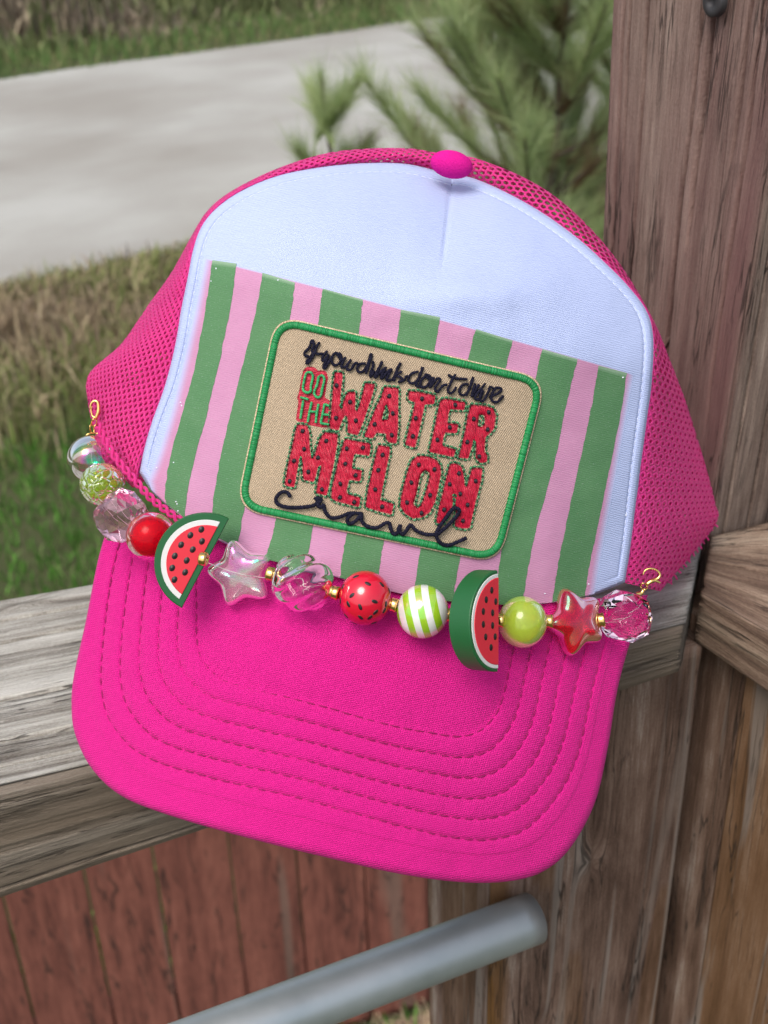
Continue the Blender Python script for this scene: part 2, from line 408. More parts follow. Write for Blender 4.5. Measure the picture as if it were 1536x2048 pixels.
# pine saplings
mat_bark = m_plain('young pine bark', (.075, .055, .04), .9, bump=(80, .8))
mat_needle = m_tint('pine needles', .55, .3, .3)
def sapling(base, height, lean, nwh, label, seed, spread=.55, brown=.12, ndl=.15, br=(4, 6), nn=150):
    r = np.random.default_rng(seed); base = np.array([base[0], base[1], 0.0])
    root = thing('pine_sapling', base, label, 'pine tree')
    tt = np.linspace(0, 1, 14); trunk = base[None] + np.c_[lean[0] * tt ** 1.3, lean[1] * tt, height * tt]
    trunk[1:-1, :2] += (r.random((12, 2)) - .5) * .03
    Vt, Ft = tube(trunk, .022 * (1 - tt * .8), 8); mesh('trunk', Vt, Ft, mat_bark, root)
    tips = []; bb = Bag()
    for w in range(nwh):
        f = .18 + .82 * (w + .5 * r.random()) / nwh; p0 = np.array([np.interp(f, tt, trunk[:, k]) for k in range(3)])
        L = spread * (1.12 - f) * r.uniform(.75, 1.2) + .08
        for b in range(r.integers(*br)):
            a = r.random() * 2 * pi; el = r.uniform(.15, .8)
            u = np.linspace(0, 1, 6); q = p0[None] + np.c_[cos(a) * L * u, sin(a) * L * u, L * (el * u + .35 * u ** 2)]
            Vb, Fb = tube(q, .006 * (1 - .6 * u) + .002, 5); bb.add(Vb, Fb)
            for fr in (.35, .55, .75, .9, 1.0):
                c = np.array([np.interp(fr, u, q[:, k]) for k in range(3)]); d = q[-1] - q[-2]; d /= np.linalg.norm(d); tips.append((c, d, f))
    tips.append((trunk[-1], np.array([0, 0, 1.]), 1)); bb.build('branches', mat_bark, root, kind='stuff')
    Vs = []; Cs = []
    for c, d, f in tips:
        n = nn; dd = d[None] * r.uniform(.25, 1.2, (n, 1)) + (r.random((n, 3)) - .5) * 1.1 + np.array([0, 0, .45])[None]; dd /= np.linalg.norm(dd, axis=1)[:, None]
        L = ndl * r.uniform(.6, 1.15, n)[:, None]; st = c[None] - d[None] * r.uniform(0, .16, (n, 1))
        sd = np.cross(dd, r.random((n, 3)) - .5); sd /= np.linalg.norm(sd, axis=1)[:, None]; w = .0013
        tip = st + dd * L - np.array([0, 0, 1])[None] * (L ** 2) * .8
        Vs.append(np.stack([st - sd * w, st + sd * w, tip], 1).reshape(-1, 3))
        g = np.array([(.36, .46, .19), (.46, .54, .25), (.28, .38, .17), (.54, .60, .33)])[r.integers(0, 4, n)]
        if r.random() < brown * (1.4 - f): g = np.array([(.22, .15, .08)]) * r.uniform(.6, 1.2, (n, 1))
        Cs.append(np.repeat(g, 3, 0))
    Vs = np.vstack(Vs); F = np.arange(len(Vs)).reshape(-1, 3)
    mesh('crown', Vs, F, mat_needle, root, col=np.vstack(Cs), smooth=False)
    return root
b1 = on_z(1060, 1010, 0); sapling(b1, 2.45, (.10, .15), 13, 'taller pine sapling with long soft green needles left of the wooden post', 5, .66, .25, .20, (6, 9))
b2 = on_z(700, 1010, 0); sapling(b2, 1.70, (-.03, .05), 6, 'shorter pine sapling with upright needle tufts in front of the road', 11, .22, .1, .17, (3, 5), 120)
b3 = on_z(1290, 820, 0); sapling(b3, 2.2, (-.1, .1), 10, 'pale green pine sapling half hidden behind the wooden post', 23, .62, .2, .19, (5, 8))

# ------------------------------------------------------------------ boards
def board(name, q0, q1, mat, parent, nper=200, nlen=60, rad=.004, relief=.0006, vf=220, uf=5, cracks=(), seed=0, stain=None,
          label=None, rough_end=0.0, warp=0.0, knots=()):
    """q0,q1: four corners of each end (same winding). Lofts a dense, rounded, grain-eroded board."""
    q0 = np.asarray(q0, float); q1 = np.asarray(q1, float)
    side = [np.linalg.norm(q0[(i + 1) % 4] - q0[i]) for i in range(4)]; per = sum(side); cum = np.r_[0, np.cumsum(side)]
    vv = np.linspace(0, per, nper, endpoint=False)
    for c_ in cum[:4]: pass
    uu = np.linspace(0, 1, nlen); Lr = np.linalg.norm(q1.mean(0) - q0.mean(0))
    V = np.zeros((nlen, nper, 3)); UVs = np.zeros((nlen, nper, 2)); G = np.zeros((nlen, nper)); ST = np.zeros((nlen, nper))
    k = np.searchsorted(cum, vv, side='right') - 1; k = np.clip(k, 0, 3); f = (vv - cum[k]) / np.array(side)[k]
    # edge rounding: pull points near a corner towards the centre
    dc = np.minimum(f, 1 - f) * np.array(side)[k]
    pull = np.where(dc < rad, rad - np.sqrt(np.maximum(rad ** 2 - (rad - dc) ** 2, 0)), 0)
    n1, n2 = VNoise(seed + 50), VNoise(seed + 90)
    for i, u in enumerate(uu):
        q = q0 * (1 - u) + q1 * u; cen = q.mean(0); ax = q1.mean(0) - q0.mean(0); ax /= np.linalg.norm(ax)
        a = q[k]; b = q[(k + 1) % 4]; p = a * (1 - f)[:, None] + b * f[:, None]
        e = b - a; nn = np.cross(e, ax); nn /= np.linalg.norm(nn, axis=1)[:, None]
        sgn = np.sign(((p - cen) * nn).sum(1)); sgn[sgn == 0] = 1; nn = nn * sgn[:, None]
        ul = u * Lr
        kw = 0
        for (ku, kv, kr) in knots: kw = kw + kr * np.exp(-((ul - ku) ** 2 / (kr * 2.2) ** 2 + (vv - kv) ** 2 / kr ** 2)) * np.sign(vv - kv + 1e-6)
        vw = vv + kw + .006 * (n2(ul * 3 + 5, vv * 12) - .5)
        g = .55 * n1(ul * uf, vw * vf) + .3 * n1(ul * uf * 2 + 40, vw * vf * 2.3) + .15 * n1(ul * uf * 4, vw * vf * .35 + 70)
        disp = (g - .8) * relief * 2 - (n2(ul * 8, vv * 30) - .5) * warp
        for (v0, amp, wid, dep, u0, u1) in cracks:
            path = v0 + amp * (n2(ul * 6 + v0 * 900, 3.3) - .5) + amp * .4 * (n2(ul * 30 + v0 * 900, 7.3) - .5)
            env = np.clip((ul - u0) / .03, 0, 1) * np.clip((u1 - ul) / .03, 0, 1); w_ = wid * (.35 + .65 * env) * (.6 + .8 * n2(ul * 12, v0 * 999))
            c_ = np.exp(-((vv - path) / max(w_, 1e-5)) ** 4) * min(1, env * 3); disp = disp - dep * c_; g = g * (1 - .7 * c_)
        p = p + nn * (disp * (dc > 0))[:, None]
        p = p + (cen[None] - p) / np.maximum(np.linalg.norm(cen[None] - p, axis=1), 1e-6)[:, None] * pull[:, None]
        if rough_end and i in (0, nlen - 1): p = p + ax * (rng.random(nper)[:, None] - .5) * rough_end
        V[i] = p; UVs[i, :, 0] = ul + seed * .37; UVs[i, :, 1] = vw + seed * .11; G[i] = g
        if stain is not None: ST[i] = stain(ul, vv)
    Fq = grid_faces(nlen, nper).reshape(-1, 4)
    # close the seam round the board
    I = np.arange(nlen - 1); seam = np.stack([I * nper + nper - 1, (I + 1) * nper + nper - 1, (I + 1) * nper, I * nper], 1)
    Vf = V.reshape(-1, 3); nv = len(Vf)
    c0, c1 = V[0].mean(0), V[-1].mean(0); Vf = np.vstack([Vf, c0, c1])
    J = np.arange(nper); J2 = (J + 1) % nper
    tri = [(int(a), int(b), nv) for a, b in zip(J, J2)] + [((nlen - 1) * nper + int(b), (nlen - 1) * nper + int(a), nv + 1) for a, b in zip(J, J2)]
    F = [tuple(map(int, r_)) for r_ in np.vstack([Fq, seam])] + tri
    ex = lambda A: np.r_[A.ravel(), A[0].mean(), A[-1].mean()]
    UV = np.vstack([UVs.reshape(-1, 2), [seed * .37, .02], [seed * .37 + Lr, .02]])
    return mesh(name, Vf, F, mat, parent, uv=UV, attr={'grain': ex(G), 'stain': ex(ST)}, label=label)

ZR = H_EYE - .318
mat_rail = m_wood('silvered rail wood', [(.30, rgb(84, 76, 68)), (.44, rgb(140, 135, 126)), (.56, rgb(184, 181, 172)), (.72, rgb(218, 216, 208))], (15, 380), .8, blotch=.30,
                  stain=(rgb(68, 56, 48), rgb(158, 142, 122)))
mat_post = m_wood('weathered brown post wood', [(.32, rgb(74, 60, 54)), (.45, rgb(122, 105, 94)), (.57, rgb(152, 135, 122)), (.70, rgb(186, 171, 156))], (11, 300), .9,
                  stain=(rgb(76, 52, 50), rgb(156, 118, 114)), blotch=.35)
mat_low = m_wood('dim brown post wood', [(.30, rgb(66, 48, 40)), (.46, rgb(108, 86, 74)), (.58, rgb(136, 113, 100)), (.74, rgb(182, 170, 158))], (9, 170), .55,
                 stain=(rgb(70, 48, 26), rgb(140, 100, 56)), blotch=.5, pale=rgb(150, 142, 134))
mat_side = m_wood('warm brown side rail wood', [(.30, rgb(62, 48, 40)), (.46, rgb(112, 92, 78)), (.58, rgb(150, 130, 112)), (.74, rgb(186, 170, 150))], (14, 300), .7,
                  stain=(rgb(60, 40, 26), rgb(120, 92, 66)), blotch=.4)
railing = thing('wooden_railing', on_z(900, 1300, ZR), 'weathered wooden porch railing with a corner post that carries the pink cap', 'railing')

fl, fr_ = on_z(0, 1580, ZR), on_z(1378, 1258, ZR); bl, br_ = on_z(0, 1127, ZR), on_z(200, 1084, ZR)
fd = (fr_ - fl) / np.linalg.norm(fr_ - fl); bd = (br_ - bl) / np.linalg.norm(br_ - bl)
nrm = np.array([-fd[1], fd[0], 0]); dn = np.array([0, 0, -1.0])
front = lambda x, y, off=0: on_plane(x, y, fl + nrm * off, nrm)
thL = ZR - front(0, 1809)[2]; thR = ZR - front(1378, 1346)[2]; slope_t = (thR - thL) / np.linalg.norm(fr_ - fl)
def rail_q(s):       # s metres along the front arris from fl
    a = fl + fd * s; th = thL + slope_t * s; w = .146; b = a + nrm * w
    return [a, b, b + dn * th, a + dn * th]
def rail_stain(u, v):  # the front face (last side of the loop) is browner
    sidef = .146 + .056
    x = np.clip((v - (.146 + .060 + .146 - .004)) / .012, 0, 1); return x * (.75 + .25 * N1(u * 9, v * 60))
_re = rail_q(np.linalg.norm(fr_ - fl) - .003); _e = on_z(1406, 1064, ZR) - _re[0]; _e = _e / np.linalg.norm(_e) * .15
_re[1] = _re[0] + _e; _re[2] = _re[3] + _e
board('top_rail', rail_q(-.30), _re, mat_rail, railing, nper=520, nlen=150, rad=.009, relief=.0007, vf=230, uf=6, seed=3,
      cracks=[(.105, .004, .0011, .003, .1, .5), (.122, .003, .0010, .0025, .28, .6), (.06, .004, .0009, .002, .0, .5), (.016, .003, .0011, .003, .2, .5), (.030, .004, .0010, .003, .3, .48), (.38, .005, .0011, .002, .1, .6), (.395, .004, .0010, .002, .3, .5)],
      stain=rail_stain, warp=.0014, rough_end=.002, knots=[(.30, .135, .006)], label='silver grey top board of the railing')

# corner post
C0 = on_z(1413, 1062, ZR); ang = radians(27); d1 = np.array([cos(ang), sin(ang), 0]); d2 = np.array([-sin(ang), cos(ang), 0]); PS = .092
def post_q(z, lean=0): 
    h = z - ZR; a = C0 + np.array([lean * h, 0, h]); l = C0 + d2 * PS + np.array([-.022 * h if lean else 0, 0, h])
    return [l, a, a + d1 * PS, l + d1 * PS]
def post_stain(u, v):
    # old red paint: heavier low down on the left face and in a strip by the arris
    red = np.clip(1.25 - u * 2.3 + .25 * np.clip((v - .07) / .02, 0, 1), 0, 1) * np.clip((.098 - v) / .012, 0, 1)
    return np.clip(red * (.42 + .8 * N2(u * 7, v * 70)) * 1.0, 0, .92)
board('post', post_q(ZR - .05), post_q(ZR + .62, .035), mat_post, railing, nper=640, nlen=160, rad=.003, relief=.0007, vf=170, uf=3, seed=5,
      cracks=[(.050, .005, .0010, .009, .02, .30), (.056, .003, .0011, .010, .18, .60), (.022, .003, .0007, .003, .1, .5), (.072, .004, .0008, .004, .22, .56), (.080, .004, .0008, .003, .1, .40), (.012, .002, .0008, .002, .2, .6), (.036, .003, .0007, .002, .3, .6), (.008, .002, .0008, .002, .0, .4),
              (.101, .001, .0007, .003, 0, .6), (.117, .002, .0006, .003, .0, .6), (.064, .002, .0004, .002, .4, .6)],
      stain=post_stain, knots=[(.46, .062, .007)], label='tall corner post with old reddish paint and long cracks')
# screw head in the post
sp_n = -d2 * 0 + np.cross(d2, np.array([0, 0, 1.])); sp_n = np.array([-d1[0], -d1[1], 0]); sc = on_plane(1427, 3, C0 + sp_n * .0008, sp_n)
a_ = np.linspace(0, 2 * pi, 24, endpoint=False); ex_ = d2; ey_ = np.array([0, 0, 1.])
ring = lambda r_, o_: sc + sp_n * o_ + r_ * (np.cos(a_)[:, None] * ex_ + np.sin(a_)[:, None] * ey_)
V = np.vstack([ring(.0062, -.002), ring(.006, .0006), ring(.0052, .0012), ring(.0022, .0012), ring(.002, .0002), [sc + sp_n * .0002]])
F = [(i * 24 + j, i * 24 + (j + 1) % 24, (i + 1) * 24 + (j + 1) % 24, (i + 1) * 24 + j) for i in range(4) for j in range(24)] + [(96 + j, 96 + (j + 1) % 24, 120) for j in range(24)]
mesh('screw_head', V, F, m_plain('dull screw steel', (.06, .058, .06), .6, .6), railing)

# side rail coming towards the camera on the right
s1, s2 = on_z(1404, 1188, ZR - .002), on_z(1536, 1267, ZR - .002); sdv = (s2 - s1) / np.linalg.norm(s2 - s1); sn = np.array([-sdv[1], sdv[0], 0])
pb1 = on_plane(1390, 1288, s1, sn); pb2 = on_plane(1536, 1408, s1, sn); t1_, t2_ = s1[2] - pb1[2], s2[2] - pb2[2]
back_corner = on_z(1424, 1062, ZR - .002)
endv = (back_corner - s1)
def side_q(s, skew):
    a = s1 + sdv * s; th = t1_ + (t2_ - t1_) * s / np.linalg.norm(s2 - s1); b = a + endv * (1 - skew) + sn * .12 * skew
    return [a, b, b + dn * th, a + dn * th]
# the far end is mitred against the post
q0 = side_q(0, 0); q1 = side_q(.30, 1)
e_w = endv + d1 * .03
q0 = [s1, s1 + endv, s1 + endv + dn * t1_, s1 + dn * t1_]; q0[1] = q0[1] - d2 * .0015; q0[2] = q0[2] - d2 * .0015
wN = sn * .12
farb = s1 + endv + d1 * .11 - d2 * .002
bc_ = back_corner - d2 * .0012
board('side_rail', [s1, bc_, bc_ + dn * t1_, s1 + dn * t1_], [s1 + sdv * .3, bc_ + d1 * .17 - d2 * .02, bc_ + d1 * .17 - d2 * .02 + dn * .045, s1 + sdv * .3 + dn * .045],
      mat_side, railing, nper=460, nlen=110, rad=.004, relief=.0009, vf=190, uf=6, seed=8,
      cracks=[(.03, .006, .0007, .003, 0, .2), (.05, .006, .0006, .002, .02, .25), (.075, .006, .0008, .003, 0, .2)], warp=.003, rough_end=.002, label='brown side rail meeting the corner post')
# lower post under the top rail, facing the camera
LP = lambda x, y: on_plane(x, y, fl + nrm * .022, nrm)
la, lb = LP(975, 1900), LP(1350, 1790); lz0, lz1 = 1.2, ZR - .03
def lp_q(z):
    a = np.array([la[0], la[1], z]); b = np.array([lb[0] - .001, lb[1], z]); return [a, b, b + nrm * .09, a + nrm * .09]
def low_stain(u, v): return np.clip((.014 - v) / .006, 0, 1) * .8 + .35 * (N1(u * 5, v * 60) > .62)
board('lower_post', lp_q(lz0), lp_q(lz1), mat_low, railing, nper=420, nlen=140, rad=.002, relief=.0006, vf=70, uf=2.5, seed=13,
      cracks=[(.020, .003, .0007, .002, .3, 1.1)], stain=low_stain, knots=[(.80, .028, .009), (.93, .055, .006)], label='post below the top rail with pale worn streaks')
# boards below the side rail
sb = s1 + np.array([0, 0, 0]); sb_n = sn
def sb_q(z, s0_, s1_, off, th=.03):
    a = s1 + sdv * s0_ + sn * off; b = s1 + sdv * s1_ + sn * off; a = np.array([a[0], a[1], z]); b = np.array([b[0], b[1], z])
    return [a, b, b + sn * th, a + sn * th]
for i, (u0, u1, off, sd_, lab) in enumerate([(-.03, .019, .016, 17, 'dark brown upright board under the side rail'), (.0195, .10, .012, 19, 'orange brown upright board at the right edge')]):
    def stn(u, v, i=i): return (.15 + .5 * i) * np.ones_like(v)
    board('upright_board', sb_q(1.2, u0, u1, off), sb_q(ZR - .03, u0, u1, off), mat_low, railing, nper=240, nlen=90, rad=.002, relief=.0006, vf=120, uf=3, seed=sd_, stain=stn, label=lab)

# ------------------------------------------------------------------ galvanised pipe
m = M('galvanised steel'); v = m.coord('Object'); n = m.noise(v, 26, 4, .6); x = m.node('ShaderNodeTexVoronoi'); x.inputs['Scale'].default_value = 120; m.link(v, x.inputs['Vector'])
m.color(m.mix(n, (.30, .36, .38), (.60, .64, .66))); m.link(m.math('MULTIPLY_ADD', n, .35, .30), m.b.inputs['Roughness']); m.set(Metallic=.65); m.bump(n, .1, .001)
mat_galv = m.m
pe = P(1066, 1836, .609); pr = .0124
far_ = P(768, 1949, .574); dirp = far_ - pe
pts = pe + dirp * np.linspace(0, 3.2, 30)[:, None]
V, F = tube(pts, pr, 48); pipe = thing('metal_handrail', pts[0], 'grey galvanised pipe handrail fixed against the post below the cap', 'handrail')
po = mesh('pipe', V, F, mat_galv, pipe)
for pl in po.data.polygons:
    if len(pl.vertices) > 4: pl.use_smooth = False

# ------------------------------------------------------------------ plank fence in the background below the rail
g0 = on_z(900, 2010, 0); fa_ = radians(17); ft = np.array([cos(fa_), sin(fa_), 0]); fn = np.array([-sin(fa_), cos(fa_), 0])
fplane = lambda x, y: on_plane(x, y, g0, fn)
fence = thing('plank_fence', g0, 'low red brown plank fence standing below the railing', 'fence')
mat_plank = m_wood('red brown fence stain', [(.28, rgb(64, 40, 34)), (.46, rgb(110, 68, 58)), (.6, rgb(132, 84, 71)), (.8, rgb(148, 104, 90))], (2.2, 26), .25, blotch=.35, stain=(rgb(98, 84, 74), rgb(132, 116, 104)), rough=.75)
seams = [(fplane(x, 1850) - g0) @ ft for x in (20, 190, 330, 478, 605, 735, 855, 968)]
st = (seams[-1] - seams[0]) / 7
edges = [seams[0] - st * k for k in range(5, 0, -1)] + seams + [seams[-1] + st * k for k in range(1, 7)]
top_z = fplane(300, 1480)[2]
for i in range(len(edges) - 1):
    a, b = edges[i] + .0014, edges[i + 1] - .0014; off = rng.uniform(-.003, .003)
    A = g0 + ft * a + fn * off; B = g0 + ft * b + fn * off
    q = lambda z: [np.array([A[0], A[1], z]), np.array([B[0], B[1], z]), np.array([*(B + fn * .02)[:2], z]), np.array([*(A + fn * .02)[:2], z])]
    def stn(u, v, i=i): return np.clip((N2(u * 2.2 + i * 7, v * 30 + i * 13) - .80) * 5, 0, .6)
    kn = [(.62, .07, .02)] if i == 6 else []
    board('plank', q(.03), q(top_z + rng.uniform(-.01, .01)), mat_plank, fence, nper=90, nlen=50, rad=.002, relief=.0012, vf=60, uf=2, seed=30 + i, stain=stn, knots=kn)
nail_m = m_plain('rusty nail', (.07, .045, .035), .7, .4)
for i in range(3, len(edges) - 3):
    for k in (.3, .7):
        c_ = g0 + ft * (edges[i] + (edges[i + 1] - edges[i]) * k) - fn * .0045; c_[2] = top_z - .115
        a8 = np.linspace(0, 2 * pi, 10, endpoint=False); Vn = np.vstack([c_ + .0042 * (np.cos(a8)[:, None] * ft + np.sin(a8)[:, None] * np.array([0, 0, 1.])), [c_ - fn * .001]])
        mesh('nail', Vn, [(j, (j + 1) % 10, 10) for j in range(10)], nail_m, fence, origin=c_)
for zr_ in (.2, top_z - .15):
    A = g0 + ft * edges[0] + fn * .022; B = g0 + ft * edges[-1] + fn * .022
    q = lambda o: [o + [0, 0, zr_], o + [0, 0, zr_] + fn * .04, o + [0, 0, zr_ + .09] + fn * .04, o + [0, 0, zr_ + .09]]
    board('stringer', q(A), q(B), mat_plank, fence, nper=40, nlen=20, seed=60)
# bare soil heap and dry grass in front of the fence
m = M('bare sandy soil'); v = m.coord('Object'); n = m.noise(v, 9, 6, .7); m.color(m.ramp(n, [(.3, (.16, .10, .075)), (.6, (.30, .20, .15)), (.8, (.40, .31, .22))])); m.set(Roughness=1); m.bump(n, .8, .02)
U_, V_ = np.meshgrid(np.linspace(-1.8, 1.2, 90), np.linspace(-1.6, -.01, 50), indexing='ij')
hz = .004 + .07 * fbm(N1, U_ * 3, V_ * 3, 4) * np.clip(-V_ * 3, .3, 1)
Q = g0[None] + ft[None] * U_.reshape(-1, 1) + fn[None] * V_.reshape(-1, 1); Q[:, 2] = hz.ravel()
mesh('soil_bed', Q, grid_faces(90, 50), m.m, kind='structure')
n = 2500; u = rng.uniform(-.6, .4, n); w = rng.uniform(-.35, -.02, n); Q = g0[None] + ft[None] * u[:, None] + fn[None] * w[:, None]
V, F, C = blades(Q[:, 0], Q[:, 1], .02 + 0 * u, rng.uniform(.02, .07, n), .003 + 0 * u, 1.6, pick(DRY, n, .3) * 1.5)
tag(mesh('dry_grass', V, F, mat_leaf, col=C, smooth=False), 'wisps of dry grass on the sandy soil at the foot of the plank fence', 'grass', kind='stuff')

# ------------------------------------------------------------------ THE CAP
A12 = radians(12)
def loc(x, y, cx, cy):
    dx = np.asarray(x, float) - cx; dy = np.asarray(y, float) - cy
    return dx * cos(A12) + dy * sin(A12), -dx * sin(A12) + dy * cos(A12)
def d_brim(x, y):
    a, b = loc(x, y, 700, 1400)
    return .4225 + .036 * np.abs(a / 560) ** 2.0 - .012 * b / 350 + .004 * np.abs(a / 560) ** 4
def d_panel(x, y):
    x = np.asarray(x, float); y = np.asarray(y, float)
    a, b = loc(x, y, 800, 760)
    t = np.clip((-b - 110) / 330, 0, 1.4)
    d = .4245 + .030 * np.abs(a / 490) ** 2.4 + .060 * t ** 1.7
    t2 = np.clip((b - 120) / 320, 0, 1.3); d = d + .004 * t2 ** 2
    # foam bulges either side of the gathered centre seam
    sx = 905 - (y - 352) * .115
    u = x - sx; en = np.clip((545 - y) / 60, 0, 1) * np.clip((y - 300) / 40, 0, 1)
    d = d + .0070 * np.exp(-(np.abs(u) / 60) ** 1.3) * np.clip((560 - y) / 200, 0, 1) + .0012 * np.exp(-(u / 4.0) ** 2) * en
    d = d - .004 * np.exp(-((x - 640) / 170) ** 2 - ((y - 440) / 80) ** 2) - .004 * np.exp(-((x - 1050) / 150) ** 2 - ((y - 560) / 90) ** 2)
    d = d + .0003 * (fbm(N1, x / 26, y / 26, 3) - .5) + .0024 * (fbm(N3, x / 110, y / 110, 2) - .5)
    return d - .004 * np.exp(-((x - 930) / 130) ** 2 - ((y - 585) / 40) ** 2)
cap = thing('trucker_cap', P(700, 1500, .44), 'hot pink and white trucker cap with a watermelon patch resting on the railing', 'cap')
mat_white = m_white(); mat_net = m_mesh(); mat_brim = m_brim()

# white foam front
edge_in = np.array([(278, 945), (290, 890), (305, 840), (330, 770), (350, 690), (362, 620), (375, 555), (386, 500), (402, 455), (430, 418), (485, 380), (560, 350), (640, 334), (720, 326),
                    (800, 326), (855, 336), (900, 350), (940, 354), (1010, 383), (1080, 422), (1150, 472), (1210, 525), (1262, 578), (1295, 625), (1307, 680), (1304, 760), (1293, 850),
                    (1282, 930), (1272, 1010), (1262, 1090), (1250, 1165)], float)
seam_pts = np.array([(1250, 1165), (1180, 1192), (1100, 1207), (1000, 1210), (890, 1203), (797, 1188), (673, 1155), (560, 1125), (446, 1085), (370, 1038), (310, 990), (278, 945)], float)
oe = resample(edge_in, 420); ob = resample(seam_pts, 180)
outline = np.vstack([oe, ob[1:-1]]); nO = len(outline); cen = np.array([800., 760.])
tR = np.r_[np.linspace(0, .93, 110), np.linspace(.933, 1.0, 40)]
PX = cen[0] + (outline[:, 0:1] - cen[0]) * tR[None]; PY = cen[1] + (outline[:, 1:2] - cen[1]) * tR[None]
dist = np.linalg.norm(outline - cen[None], axis=1)[:, None] * (1 - tR[None])   # px from the edge
isedge = np.zeros(nO); isedge[:420] = 1
isedge = np.convolve(np.r_[isedge[-6:], isedge, isedge[:6]], np.ones(13) / 13, 'valid')[:, None]
D = d_panel(PX, PY)
D = D + .0007 * np.exp(-((dist - 19) / 2.6) ** 2) * isedge - .0004 * np.exp(-((dist - 10) / 6) ** 2) * isedge + .004 * np.clip(1 - dist / 6, 0, 1) ** 2
pw = Pg(PX, PY, D)
o = mesh('front_panel', pw, grid_faces(nO, len(tR), True), mat_white, cap, uv=np.c_[PX.ravel() / 1000, PY.ravel() / 1000], label='white foam front of the cap')
# running stitches along the edge of the foam front
def stitch_bag(pts, dfun, on, off, r, lift, sides=5, jitter=0.0):
    pts = np.asarray(pts); s = np.r_[0, np.cumsum(np.linalg.norm(np.diff(pts, axis=0), axis=1))]
    b = Bag(); u = 0
    while u + on < s[-1]:
        q = np.array([[np.interp(u + on * k, s, pts[:, 0]), np.interp(u + on * k, s, pts[:, 1])] for k in (0, .25, .5, .75, 1)])
        q = q + (rng.random(2) - .5)[None] * jitter
        w = P3(q, dfun, [0, lift, lift * 1.2, lift, 0]); Vt, Ft = tube(w, np.array([.4, 1, 1, 1, .4]) * r, sides); b.add(Vt, Ft); u += on + off
    return b
def P3(q, dfun, lift):
    return np.array([P(x, y, float(dfun(x, y)) - l) for (x, y), l in zip(q, np.broadcast_to(lift, (len(q),)))])
PXM = .42 / FPX      # one photo pixel at the cap in metres
wst = m_plain('white thread', (.62, .66, .80), .7)
inner = outline[8:412]; nrmi = cen[None] - inner; nrmi /= np.linalg.norm(nrmi, axis=1)[:, None]
b = stitch_bag(inner + nrmi * 19, lambda x, y: d_panel(x, y) + .0007, 12, 4, .9 * PXM, .0001)
b.build('edge_stitching', wst, cap, kind='stuff')
cs = np.array([(905, 352), (900, 400), (893, 450), (887, 500), (884, 530)], float)

# printed stripes
def sheet_px(name, L, Rr, nrow, ncol, mat, parent, off, fade=None, label=None, dfun=d_panel, jit=0.0, seed=0, bow=0):
    tt = np.linspace(0, 1, nrow); a = catmull(L, tt); b_ = catmull(Rr, tt)
    j1 = (fbm(N1, tt * nrow * .22 + seed * 9, tt * 0 + seed, 3) - .45) * jit; j2 = (fbm(N2, tt * nrow * .22 + seed * 5, tt * 0 + seed, 3) - .45) * jit
    a = a + np.c_[j1, j1 * 0]; b_ = b_ + np.c_[j2, j2 * 0]
    f = np.linspace(0, 1, ncol); X = a[:, 0:1] * (1 - f) + b_[:, 0:1] * f; Y = a[:, 1:2] * (1 - f) + b_[:, 1:2] * f
    Y = Y - bow * np.sin(pi * np.clip(f, 0, 1))[None] * (1 - tt)[:, None] ** 3
    at = None
    if fade is not None:
        T, Fc = np.meshgrid(tt, f, indexing='ij'); at = {'fade': fade(T, Fc)}
    return mesh(name, Pg(X, Y, dfun(X, Y) - off), grid_faces(nrow, ncol), mat, parent, uv=np.c_[X.ravel() / 1000, Y.ravel() / 1000], attr=at, label=label)
cw = (.42, .49, .73)
mat_pp = m_print('pink print ink', (.46, .205, .345), (.54, .265, .41), cw); mat_gp = m_print('green print ink', (.065, .185, .075), (.11, .23, .11), (.30, .42, .30))
fade_p = lambda T, Fc: np.clip(1 - Fc / .018, 0, 1) + np.clip(1 - (1 - Fc) / .016, 0, 1) + .9 * np.clip(1 - T / .006, 0, 1)
sheet_px('printed_pink_field', [(410, 516), (385, 640), (350, 790), (318, 900), (296, 960)], [(1268, 749), (1250, 850), (1225, 990), (1203, 1110), (1192, 1180)], 150, 200, mat_pp, cap, .00014, bow=5,
         fade=lambda T, Fc: np.clip(fade_p(T, Fc), 0, 1), label='pale pink printed background of the stripes')
